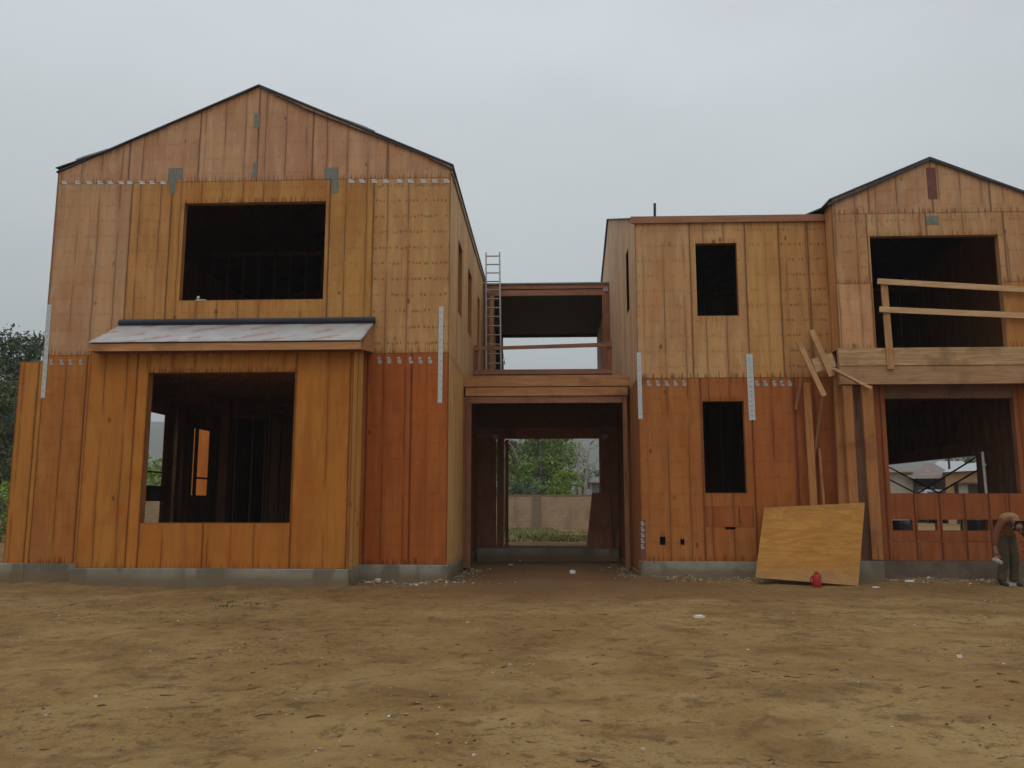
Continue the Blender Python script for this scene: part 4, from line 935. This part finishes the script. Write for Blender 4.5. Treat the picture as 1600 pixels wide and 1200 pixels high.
def mat_stone():
    n = NT('mixed_gravel', .9, .2); a = n.voro(n.pos(), 14, 'Color'); r = n.sep(a.s)[0]
    col = n.mix(r.step(.1, .9), (.15, .105, .065), (.36, .29, .20)); col = n.mix(r.step(.93, .97), col, (.6, .57, .52)); n.color(col); return n.m
MG = mat_stone(); mb = MB()
for k in range(9000):
    y = 4 + 15.0 * random.random() ** 1.1; x = random.uniform(-.75, .68) * y
    if y > 14.1 and not (-1.7 < x < 1.6): continue
    d_ = noise.noise(Vector((x * .5, y * .9, 11)))
    if random.random() > .22 + d_ * 2.0: continue
    stone(mb, x, y, random.choice((.004, .005, .006, .008, .010, .014)) * random.uniform(.7, 1.3))
for k in range(1500):                                    # rubble along the footings and in the passage
    c = random.random()
    if c < .35: x = random.uniform(-3.4, -1.6); y = YL - .05 - abs(random.gauss(0, .14)) + (0 if x < -1.8 else random.uniform(0, 2.5))
    elif c < .5: x = XR + abs(random.gauss(0, .25)); y = random.uniform(15, 18.5)
    elif c < .65: x = XQ - abs(random.gauss(0, .2)); y = random.uniform(16, 19.5)
    elif c < .85: x = random.uniform(1.9, 4.2); y = YQ - .06 - abs(random.gauss(0, .22))
    else: x = random.uniform(6.2, 9.2); y = YP - .08 - abs(random.gauss(0, .3))
    stone(mb, x, y, random.choice((.01, .015, .022, .03)) * random.uniform(.6, 1.3))
mb.build('gravel', MG, None, kind='stuff', label='scattered pebbles and small clods on the dirt', cat='gravel')
mb = MB()
for k in range(900):
    y = 4 + 14 * random.random(); x = random.uniform(-.75, .68) * y
    if y > 14.1 and not (-1.6 < x < 1.6): continue
    if noise.noise(Vector((x * .4, y * .7, 31))) < random.uniform(-.3, .3): continue
    a = random.gauss(0, .7); L = random.choice((.02, .03, .04, .06, .1)) * random.uniform(.6, 1.5); L *= 2.2 if random.random() < .04 else 1; z = gz(x, y) + .004; b_ = random.gauss(0, .15) * L
    p0 = Vector((x, y, z)); d_ = Vector((math.cos(a), math.sin(a), 0)); e_ = Vector((-d_.y, d_.x, 0)); r_ = random.uniform(.002, .005)
    mb.tube([p0, p0 + d_ * L * .5 + e_ * b_ + Vector((0, 0, .004)), p0 + d_ * L + Vector((0, 0, random.uniform(-.002, .01)))], [r_, r_ * 1.1, r_ * .5], 4, False)
mb.build('wood_chips', mat_simple('dark_splinters', (.13, .075, .04), .9), None, kind='stuff', label='dark twigs and wood splinters scattered over the dirt', cat='debris')
# patches of weeds
def blades(mb, x, y, n, h, sp, z=None):
    for k in range(n):
        px, py = x + random.gauss(0, sp), y + random.gauss(0, sp); a = random.uniform(0, 6.28); l = random.uniform(.5, 1) * h; zz = gz(px, py) - .01 if z is None else z
        dx, dy = math.cos(a) * .012, math.sin(a) * .012; bx, by = random.gauss(0, .35) * l, random.gauss(0, .35) * l
        mb.face([(px - dx, py - dy, zz), (px + dx, py + dy, zz), (px + bx, py + by, zz + l)])
mb = MB()
for k in range(26000):
    y = random.uniform(31, 44.6); x = random.uniform(-9, 9)
    if noise.noise(Vector((x * .25, y * .25, 5))) < -.15: continue
    d = .028
    a = random.uniform(0, 6.28); l = random.uniform(.04, .18) * (1.7 if random.random() < .06 else 1); dx, dy = math.cos(a) * d, math.sin(a) * d
    mb.face([(x - dx, y - dy, 0), (x + dx, y + dy, 0), (x + random.gauss(0, .1), y + random.gauss(0, .1), l)])
mb.build('dry_grass', mat_leaf('dry_grass_blades', (.22, .24, .08), (.32, .31, .12)), None, kind='stuff', label='dry green grass between the passage and the block wall', cat='grass')
mb = MB()
for px, py in ((360, 943), (335, 940), (400, 946), (352, 949)):
    g = G(px, py); blades(mb, g.x, g.y, 26, .05, .06)
mb.build('weeds', LEAF_DK, None, kind='stuff', label='low weeds sprouting from the dirt before the bay footing', cat='weeds')
# ================================================================== SCRAPS
def scrap(px, py, w_, d_, h_, mat, name, label, cat, grp=None):
    g = G(px, py); z = gz(g.x, g.y) - .004; mb = MB(); n = 9; a0 = random.uniform(0, 6); top = []; bot = []
    for k in range(n):
        a = 2 * math.pi * k / n; r = random.uniform(.65, 1.1); x = g.x + w_ / 2 * r * math.cos(a); y = g.y + d_ / 2 * r * math.sin(a)
        bot.append((x, y, z)); top.append((x + random.uniform(-.01, .01), y, z + h_ * random.uniform(.5, 1.1)))
    c = (g.x, g.y, z + h_)
    for k in range(n):
        k2 = (k + 1) % n; mb.face([bot[k], bot[k2], top[k2], top[k]]); mb.face([top[k], top[k2], c])
    return mb.build(name, mat, None, label=label, cat=cat, group=grp)
PINK = mat_simple('pink_wrapper', (.50, .20, .17), .7); GRP = 'pale scraps littering the dirt'
for px, py, w_, h_, mt, lb in ((1092, 967, .16, .03, WHITE, 'pale scrap lying alone on the open dirt in front of the passage'), (895, 899, .12, .07, WHITE, 'white crumpled scrap in the mouth of the passage'), (798, 886, .15, .03, WHITE, 'flat white scrap by the concrete step of the passage'),
        (813, 879, .05, .05, WHITE, 'tiny white scrap against the concrete step'), (1386, 905, .12, .05, WHITE, 'white scrap beside the grey column footing'), (1398, 908, .16, .05, WHITE, 'longer white scrap in the litter by the low wall'),
        (1420, 913, .20, .03, WHITE, 'flat white scrap in front of the litter by the low wall'), (1440, 908, .26, .06, PINK, 'pinkish wrapper in the litter by the low wall'), (1508, 913, .20, .02, PINK, 'flat pinkish scrap midway along the low wall'),
        (1457, 909, .14, .05, WHITE, 'pale scrap touching the pinkish wrapper'), (1368, 920, .14, .02, WHITE, 'thin pale scrap on the dirt before the column footing'), (1535, 906, .07, .03, WHITE, 'small white scrap beside the dark sack'),
        (1390, 897, .10, .06, WHITE, 'white lump in the litter nearest the column footing, close to the low wall'), (1405, 900, .09, .05, WHITE, 'small white lump touching the low wall footing'), (1412, 906, .10, .04, PINK, 'small pinkish scrap between the white scraps by the low wall'), (1430, 903, .12, .05, WHITE, 'white wrapper between the pinkish wrapper and the low wall'), (1476, 906, .10, .03, WHITE, 'small white scrap between the two pinkish scraps'),
        (1500, 1027, .06, .03, WHITE, 'small pale chip on the dirt in the middle distance'), (590, 915, .12, .04, WHITE, 'pale rubble scrap where the bay footing meets the wall')):
    scrap(px, py, w_, w_ * .7, h_, mt, 'scrap', lb, 'scrap', GRP)
g = G(1577, 917); mb = MB(); mb.box(g.x - .10, g.x + .10, g.y - .07, g.y + .07, .0, .065); mb.box(g.x - .105, g.x + .105, g.y - .075, g.y + .075, .066, .074)
mb.build('white_box', mat_simple('greyish_card', (.5, .48, .46), .8), None, label='small white box on the dirt at the boots of the bending person', cat='box', bevel=.008)
scrap(313, 470, .2, .1, .04, WHITE, 'scrap', 'x', 'scrap') if False else None
x, z = P(312, 467, YL + .08); mb = MB(); mb.box(x - .06, x + .13, YL + .04, YL + .14, wu[2] + .001, wu[2] + .025); mb.tube([(x - .05, YL + .1, wu[2] + .06), (x - .02, YL + .1, wu[2] + .1)], [.03, .02], 6)
mb.build('scrap', WHITE, None, label='white scrap on the sill of the wide upper window opening', cat='scrap', group=GRP)
# ================================================================== BLOCK WALL BEHIND
def mat_block():
    n = NT('tan_block_wall', .9, .2); x, y, z = n.sep(n.pos())
    row = (z / .2).floor(); bx = ((x + row * .2) / .4).fract(); mx_ = (bx - .5).abs() * .4; mz = ((z / .2).fract() - .5).abs() * .2
    jt = mx_.step(.188, .196).max(mz.step(.09, .097)); a = n.noise(n.pos(), 1.2, 4, .6); b = n.noise(n.comb(x * 1.5, 0.0, z * .7), 1, 3)
    col = n.mix(a.step(.35, .65), (.46, .33, .21), (.40, .28, .17)); col = n.mix(b.step(.5, .7) * .5, col, (.22, .15, .09)); col = n.mix(jt * .55, col, (.20, .14, .09))
    n.color(col).bump(jt, .4, .01); return n.m
BLK = mat_block()
BWALL = empty('block_wall', (0, 45, 0), 'tan concrete block wall behind the passage with a darker pier', 'wall')
ztop = PZ(860, 773, 45)
mb = MB(); mb.box(-24, 9.0, 45, 45.2, -.1, ztop - .06); relink(mb.build('wall_face', BLK), BWALL)
mb = MB(); mb.box(-24, 9.0, 44.97, 45.23, ztop - .059, ztop); relink(mb.build('wall_cap', mat_simple('wall_cap', (.30, .20, .12), .9)), BWALL)
mb = MB(); xp = PX(838, 800, 45); mb.box(xp - .2, xp + .2, 44.9, 44.969, -.1, ztop - .07); relink(mb.build('pier', mat_simple('dark_pier', (.28, .20, .15), .9)), BWALL)
# ================================================================== TREES
def leafcard(mb, c, s):
    a = Vector((random.gauss(0, 1), random.gauss(0, 1), random.gauss(0, 1))).normalized(); b = a.orthogonal().normalized(); b.rotate(__import__('mathutils').Quaternion(a, random.uniform(0, 6.28))); d = a.cross(b)
    mb.face([c - b * s * .5, c - d * s * .22 + a * s * .05, c + b * s * .5, c + d * s * .22])
def tree(x, y, h, r, mat, label, name='tree', crown0=.25, leaf=.22, ncl=60, per=70, grp=None, droop=0, bark=BARK, trunk_r=None, lean=0):
    TR = empty(name, (x, y, 0), label, 'tree', grp); tr = trunk_r or h * .018; mb = MB(); rs = random.Random(int(x * 100 + y))
    pts = [(x, y, -.1), (x + lean * .3, y, h * .35), (x + lean * .7, y, h * .6), (x + lean, y, h * .88)]; mb.tube(pts, [tr, tr * .75, tr * .5, tr * .15], 8)
    cls = []
    for k in range(ncl):
        u = random.random(); zz = h * (crown0 + (1 - crown0) * u); rr = r * (math.sin(math.pi * (.12 + .80 * u)) ** .6) * random.uniform(.35, 1.05); an = random.uniform(0, 6.28)
        c = Vector((x + lean * u + rr * math.cos(an), y + rr * math.sin(an), zz)); cls.append(c)
        if k % 4 == 0: s0 = Vector((x + lean * u * .6, y, zz * .72)); mb.tube([s0, (s0 + c) / 2 + Vector((0, 0, .1 * h * .1)), c], [tr * .35, tr * .22, tr * .06], 5, False)
    relink(mb.build('trunk', bark, None, True), TR); mb = MB()
    for c in cls:
        cr_ = r * random.uniform(.16, .34)
        for q in range(per):
            d = Vector((random.gauss(0, 1), random.gauss(0, 1), random.gauss(0, .75))) * cr_ * .55; d.z -= abs(random.gauss(0, 1)) * droop
            leafcard(mb, c + d, leaf * random.uniform(.6, 1.5))
    relink(mb.build('crown', mat, None), TR); return TR
FAR = 'trees growing beyond the block wall'
def at(px, py, Y): return PX(px, py, Y)
tree(at(845, 740, 66), 66, PZ(845, 655, 66), 2.4, LEAF, 'tall drooping green tree centred in the passage opening', crown0=.12, leaf=.30, ncl=90, per=80, grp=FAR, droop=.5)
tree(at(868, 740, 70), 70, PZ(868, 668, 70), 2.0, LEAF, 'rounder green tree just behind the drooping one', crown0=.15, leaf=.30, ncl=70, per=70, grp=FAR)
tree(at(806, 740, 58), 58, PZ(806, 712, 58), 1.3, LEAF, 'small bushy tree beside the passage post', crown0=.1, leaf=.24, ncl=45, per=60, grp=FAR)
tree(at(884, 760, 56), 56, PZ(884, 738, 56), 1.1, LEAF_BR, 'low bright green bush above the block wall', name='shrub', crown0=.1, leaf=.18, ncl=40, per=70, grp=FAR)
tree(at(930, 760, 80), 80, PZ(930, 736, 80), 2.0, LEAF_OL, 'olive tree behind the bare trunks', crown0=.2, leaf=.3, ncl=45, per=60, grp=FAR)
tree(at(815, 760, 54), 54, PZ(815, 752, 54), 1.6, LEAF_DK, 'dark low hedge-like bush above the block wall', name='shrub', crown0=.1, leaf=.2, ncl=45, per=60, grp=FAR)
tree(at(790, 740, 75), 75, PZ(806, 690, 75), 2.4, LEAF_OL, 'olive tree mostly hidden by the passage post', crown0=.2, leaf=.3, ncl=50, per=60, grp=FAR)
def bare(x, y, h, label, lean):
    TR = empty('bare_tree', (x, y, 0), label, 'tree', 'bare pale trees beyond the block wall'); mb = MB(); r = .16
    pts = [Vector((x, y, 0)), Vector((x + lean * .2, y, h * .4)), Vector((x + lean * .5, y, h * .7)), Vector((x + lean, y, h))]; mb.tube(pts, [r, r * .8, r * .5, r * .15], 8)
    relink(mb.build('trunk', BARK_P, None, True), TR)
    for k in range(16):
        t = random.uniform(.35, .95); b = pts[1].lerp(pts[3], (t - .4) / .6 if t > .4 else 0); an = random.uniform(0, 6.28); L = h * random.uniform(.08, .22)
        d = Vector((math.cos(an), math.sin(an) * .5, random.uniform(.3, 1.1))).normalized() * L; mb = MB(); m_ = b + d * .5 + Vector((0, 0, -.15)); e = b + d
        mb.tube([b, m_, e], [.045, .03, .01], 5)
        for q in range(3): s0 = m_.lerp(e, random.random()); mb.tube([s0, s0 + Vector((random.gauss(0, .3), random.gauss(0, .3), random.uniform(.1, .6)))], [.015, .005], 4)
        relink(mb.build('branch', BARK_P, None, True), TR)
bare(at(907, 770, 60), 60, PZ(905, 668, 60), 'pale bare trunk rising straight behind the block wall', -.3); bare(at(913, 770, 61), 61, PZ(913, 672, 61), 'forked pale bare trunk next to the cabin', .6)
# hanging palm fronds / thatch beside the passage post
FR = empty('palm', (at(785, 740, 40), 40, 0), 'palm with hanging dry fronds half hidden by the passage post', 'palm'); mb = MB(); x0 = at(785, 740, 40); zt = PZ(790, 690, 40)
mb.tube([(x0, 40, 0), (x0, 40, zt * .5), (x0 + .05, 40, zt)], [.2, .17, .15], 10); relink(mb.build('trunk', BARK, None, True), FR); mb = MB()
for k in range(34):
    an = random.uniform(0, 6.28); L = random.uniform(.9, 1.5); dr = random.uniform(.4, 1.7); pv = Vector((x0, 40, zt)); prev = None
    for s_ in range(6):
        t = (s_ + 1) / 6; c = pv + Vector((math.cos(an) * L * t, math.sin(an) * L * t, .35 * t - dr * t * t))
        if prev is not None:
            sd_ = Vector((-math.sin(an), math.cos(an), 0)) * .07 * (1 - t * .7)
            mb.face([prev - sd_, prev + sd_, c + sd_ * .8, c - sd_ * .8])
            for q in range(3): leafcard(mb, c + Vector((random.gauss(0, .06), random.gauss(0, .06), -.08)), .22)
        prev = c
relink(mb.build('fronds', mat_leaf('dry_frond', (.16, .15, .09), (.26, .24, .17)), None), FR)
# trees past the outer corner of the house
OUT = 'dark trees past the outer corner of the house'
tree(at(20, 700, 40), 40, PZ(28, 528, 40), 2.0, LEAF_DK, 'tall feathery tree showing above the low tarp-covered wall', crown0=.1, leaf=.20, ncl=170, per=100, grp=OUT)
tree(at(-30, 700, 36), 36, PZ(0, 590, 36), 2.4, LEAF_OL, 'broad olive tree at the edge of the view', crown0=.08, leaf=.20, ncl=150, per=100, grp=OUT)
tree(at(38, 700, 45), 45, PZ(40, 585, 45), 2.2, LEAF_OL, 'bushy tree whose top lines up with the low roof', crown0=.1, leaf=.22, ncl=110, per=90, grp=OUT)
tree(at(62, 560, 52), 52, PZ(60, 538, 52), 1.6, LEAF_DK, 'thin tree peeping over the tarp roof', crown0=.3, leaf=.2, ncl=36, per=40, grp=OUT)
tree(at(4, 800, 30), 30, PZ(4, 758, 30), 1.0, LEAF_BR, 'yellow flowering bush by the outer corner', name='shrub', crown0=.08, leaf=.12, ncl=40, per=60, grp=OUT)
# garden seen through the slit in the outer wall
gx = ray(255, 740); tt = 60 / gx.y; 
tree(gx.x * tt, 60, EYE + (PZ(255, 728, 60) - EYE), 3.4, LEAF_BR, 'bright green tree seen through the ground-floor opening', crown0=.1, leaf=.35, ncl=50, per=60)
# ================================================================== NEIGHBOUR HOUSES
STUC = mat_simple('beige_stucco', (.46, .40, .31), .9, 0, .15, 3); OCH = mat_simple('ochre_stucco', (.50, .28, .12), .9, 0, .2, 3); TILE = mat_simple('brown_tile_roof', (.25, .19, .165), .8, 0, .3, 2.5)
WROOF = mat_simple('white_roof', (.46, .47, .47), .6, 0, .1, 2); TRIM = mat_simple('cream_fascia', (.46, .41, .34), .8); GLASS = mat_simple('dark_glass', (.06, .07, .08), .2); WPAINT = mat_simple('white_paint', (.62, .63, .62), .5, 0, .1, 3)
yn = 60.0
def nx(px): return PX(px, 760, yn)
def nz(py): return PZ(1460, py, yn)
H1 = empty('neighbour_house', (nx(1440), yn, 0), 'beige house with brown tiled hip roof and open carport', 'house')
mb = MB(); mb.box(nx(1380), nx(1427), yn, yn + 9, 0, nz(736)); splay(mb, yn); relink(mb.build('wall', STUC), H1)
mb = MB(); mb.box(nx(1427), nx(1489), yn + 5, yn + 9, 0, nz(744)); splay(mb, yn); relink(mb.build('wall', STUC), H1)
mb = MB(); mb.hexa([(nx(1418), yn - .6, nz(744)), (nx(1494), yn - .6, nz(744)), (nx(1494), yn + 10, nz(744)), (nx(1418), yn + 10, nz(744)), (nx(1450), yn + 3, nz(721)), (nx(1462), yn + 3, nz(721)), (nx(1462), yn + 5, nz(721)), (nx(1450), yn + 5, nz(721))]); splay(mb, yn); relink(mb.build('roof', TILE), H1)
mb = MB(); mb.hexa([(nx(1374), yn - .4, nz(737)), (nx(1428), yn - .4, nz(737)), (nx(1428), yn + 9, nz(737)), (nx(1374), yn + 9, nz(737)), (nx(1380), yn + 3, nz(727)), (nx(1428), yn + 3, nz(727)), (nx(1428), yn + 5, nz(727)), (nx(1380), yn + 5, nz(727))]); splay(mb, yn); relink(mb.build('roof', TILE), H1)
mb = MB(); mb.box(nx(1418), nx(1491), yn - .65, yn - .605, nz(748), nz(743)); mb.box(nx(1374), nx(1427), yn - .46, yn - .405, nz(738), nz(734.5)); splay(mb, yn); relink(mb.build('fascia', TRIM), H1)
for px in (1431, 1460):
    mb = MB(); mb.box(nx(px), nx(px) + .12, yn - .4, yn - .28, 0, nz(748)); splay(mb, yn); relink(mb.build('carport_post', BLACK), H1)
mb = MB(); mb.box(nx(1409), nx(1409) + .5, yn - .01, yn - .001, nz(768), nz(755)); splay(mb, yn); relink(mb.build('vent', TRIM), H1)
H2 = empty('ochre_house', (nx(1505), yn - 4, 0), 'ochre house with a flat front and dark doorway beside the carport', 'house')
y2 = 56.0
def n2(px): return PX(px, 760, y2)
def z2(py): return PZ(1500, py, y2)
mb = MB(); mb.box(n2(1478), n2(1560), y2, y2 + 8, 0, z2(737)); splay(mb, y2); relink(mb.build('wall', OCH), H2)
mb = MB(); mb.box(n2(1491), n2(1497), y2 - .02, y2 - .001, 0, z2(757)); splay(mb, y2); relink(mb.build('door', BLACK), H2)
mb = MB(); mb.box(n2(1490), n2(1560), y2 - .8, y2 - .021, z2(756.5), z2(754)); mb.box(n2(1513), n2(1560), y2 - .05, y2 - .003, 0, z2(757)); splay(mb, y2); relink(mb.build('porch', mat_simple('porch_shade', (.10, .07, .055), .9)), H2)
mb = MB(); mb.box(n2(1498), n2(1512), y2 - .04, y2 - .003, z2(772), z2(756.8)); splay(mb, y2); relink(mb.build('window', WPAINT), H2)
mb = MB(); mb.hexa([(n2(1474), y2 - .4, z2(738)), (n2(1570), y2 - .4, z2(734)), (n2(1570), y2 + 8, z2(734)), (n2(1474), y2 + 8, z2(738)), (n2(1505), y2 + 3.5, z2(722)), (n2(1560), y2 + 3.5, z2(715)), (n2(1560), y2 + 4, z2(715)), (n2(1505), y2 + 4, z2(722))]); splay(mb, y2); relink(mb.build('roof', WROOF), H2)
H3 = empty('white_roofed_house', (PX(1480, 740, 78), 78, 0), 'house with a pale shallow roof behind the brown tiled one', 'house')
def n3(px): return PX(px, 740, 78)
def z3(py): return PZ(1480, py, 78)
mb = MB(); mb.box(n3(1440), n3(1530), 78, 86, 0, z3(742)); splay(mb, 78.0); relink(mb.build('wall', STUC), H3)
mb = MB(); mb.hexa([(n3(1432), 77.5, z3(742)), (n3(1536), 77.5, z3(742)), (n3(1536), 87, z3(742)), (n3(1432), 87, z3(742)), (n3(1468), 81, z3(718)), (n3(1505), 81, z3(718)), (n3(1505), 83, z3(718)), (n3(1468), 83, z3(718))]); splay(mb, 78.0); relink(mb.build('roof', WROOF), H3)
mb = MB(); mb.tube([(n3(1484), 78, z3(735)), (n3(1484), 78, z3(716))], .12, 8); splay(mb, 78.0); relink(mb.build('chimney_pipe', BLACK), H3)
tree(PX(1512, 700, 95), 95, PZ(1512, 700, 95), 2.6, LEAF_OL, 'olive tree beyond the pale shallow roof', crown0=.2, leaf=.35, ncl=50, per=60)
# white van and car in the carport
def vehicle(name, cx, y, w_, h_, body_m, label, cat):
    R_ = empty(name, (cx, y, 0), label, cat); mb = MB()
    mb.hexa([(cx - w_/2, y, .35), (cx + w_/2, y, .35), (cx + w_/2, y + 4.2, .35), (cx - w_/2, y + 4.2, .35), (cx - w_/2, y, h_ * .62), (cx + w_/2, y, h_ * .62), (cx + w_/2, y + 4.2, h_ * .62), (cx - w_/2, y + 4.2, h_ * .62)])
    mb.hexa([(cx - w_/2 + .03, y + .5, h_ * .621), (cx + w_/2 - .03, y + .5, h_ * .621), (cx + w_/2 - .03, y + 3.9, h_ * .621), (cx - w_/2 + .03, y + 3.9, h_ * .621), (cx - w_/2 + .22, y + 1.2, h_), (cx + w_/2 - .22, y + 1.2, h_), (cx + w_/2 - .22, y + 3.4, h_), (cx - w_/2 + .22, y + 3.4, h_)])
    relink(mb.build('body', body_m, None, bevel=.08), R_)
    mb = MB(); mb.hexa([(cx - w_/2 + .15, y + .52, h_ * .66), (cx + w_/2 - .15, y + .52, h_ * .66), (cx + w_/2 - .15, y + .6, h_ * .66), (cx - w_/2 + .15, y + .6, h_ * .66), (cx - w_/2 + .28, y + 1.06, h_ * .94), (cx + w_/2 - .28, y + 1.06, h_ * .94), (cx + w_/2 - .28, y + 1.2, h_ * .94), (cx - w_/2 + .28, y + 1.2, h_ * .94)]); relink(mb.build('windscreen', GLASS), R_)
    for sx_ in (-1, 1):
        for yy in (.8, 3.4):
            mb = MB(); mb.tube([(cx + sx_ * (w_/2 - .22), y + yy, .34), (cx + sx_ * (w_/2 + .01), y + yy, .34)], .34, 14); relink(mb.build('wheel', BLACK), R_)
        mb = MB(); mb.tube([(cx + sx_ * (w_/2 - .28), y - .03, h_ * .46), (cx + sx_ * (w_/2 - .28), y + .02, h_ * .46)], .1, 10); relink(mb.build('headlight', STEEL), R_)
vehicle('parked_van', PX(1443, 765, 61), 59.5, 1.9, 2.55, WPAINT, 'white van parked under the carport', 'van'); vehicle('parked_car', PX(1468, 765, 58), 57.5, 1.75, 2.3, mat_simple('silver_paint', (.5, .5, .5), .35), 'silver car parked beside the white van', 'car')
# cabin seen at the end of the passage
yc2 = 62.0; CB = empty('white_cabin', (PX(935, 760, yc2), yc2, 0), 'small white cabin with grey roof beyond the block wall', 'cabin')
def c1(px): return PX(px, 760, yc2)
def cz(py): return PZ(930, py, yc2)
mb = MB(); mb.box(c1(925), c1(975), yc2, yc2 + 4, 0, cz(753)); relink(mb.build('wall', WPAINT), CB)
mb = MB(); mb.box(c1(917), c1(924.9), yc2 + .5, yc2 + 3, 0, cz(764)); relink(mb.build('fence_panel', WPAINT), CB)
mb = MB(); mb.hexa([(c1(917), yc2 - .5, cz(754)), (c1(985), yc2 - .5, cz(754)), (c1(985), yc2 + 4.5, cz(754)), (c1(917), yc2 + 4.5, cz(754)), (c1(934), yc2 + 1.8, cz(744)), (c1(965), yc2 + 1.8, cz(744)), (c1(965), yc2 + 2.2, cz(744)), (c1(934), yc2 + 2.2, cz(744))]); relink(mb.build('roof', TILE), CB)
mb = MB()
for k in range(5): mb.box(c1(925.5) + k * .16, c1(925.5) + k * .16 + .04, yc2 - .03, yc2 - .002, cz(770), cz(755))
for k in range(5): mb.box(c1(925.5), c1(939), yc2 - .034, yc2 - .031, cz(757 + k * 3), cz(756 + k * 3))
relink(mb.build('lattice', BLACK), CB)
# dark stored things seen through the slots
for px, w_, h_, lb in ((1402, .9, .9, 'dark barrel seen through the first slot of the low wall'), (1530, 1.2, 1.0, 'dark barrel seen through the last slot of the low wall')):
    x = PX(px, 820, 27); mb = MB(); mb.tube([(x, 27, 0), (x, 27, .1), (x, 27, h_ - .1), (x, 27, h_)], [w_ * .42, w_ * .45, w_ * .45, w_ * .40], 18); mb.build('dark_barrel', mat_simple('blue_black_plastic', (.02, .022, .03), .5), None, label=lb, cat='barrel')
# ================================================================== HILLS
mb = MB(); N = 160; rows = []
for j in range(7):
    rw = []
    for i in range(N + 1):
        x = -1500 + 3000 * i / N; t = j / 6; prof = 92 + 34 * noise.noise(Vector((x * .0030, 0, 1))) + 20 * noise.noise(Vector((x * .009, 0, 5)))
        prof *= 1 - .35 * max(0, min(1, (x - 250) / 400)); rw.append((x, 850 + 160 * t, -2 + prof * math.sin(t * math.pi / 2) + 7 * noise.noise(Vector((x * .02, t * 5, 2)))))
    rows.append(rw)
for j in range(6):
    for i in range(N): mb.face([rows[j][i], rows[j][i + 1], rows[j + 1][i + 1], rows[j + 1][i]])
mb.build('hills', mat_simple('scrub_hillside', (.075, .095, .05), .95, 0, .4, .02), None, True, kind='structure')

# ================================================================== HAZE
mb = MB(); mb.box(-2650, 2650, -2650, 3250, -4, 160)
hm = bpy.data.materials.new('thin_haze'); hm.use_nodes = True; ht = hm.node_tree; ht.nodes.clear()
ho = ht.nodes.new('ShaderNodeOutputMaterial'); hv = ht.nodes.new('ShaderNodeVolumePrincipled'); hv.inputs['Density'].default_value = .0008; hv.inputs['Color'].default_value = (.95, .98, .99, 1)
ht.links.new(hv.outputs[0], ho.inputs['Volume'])
mb.build('haze', hm, None, kind='stuff')
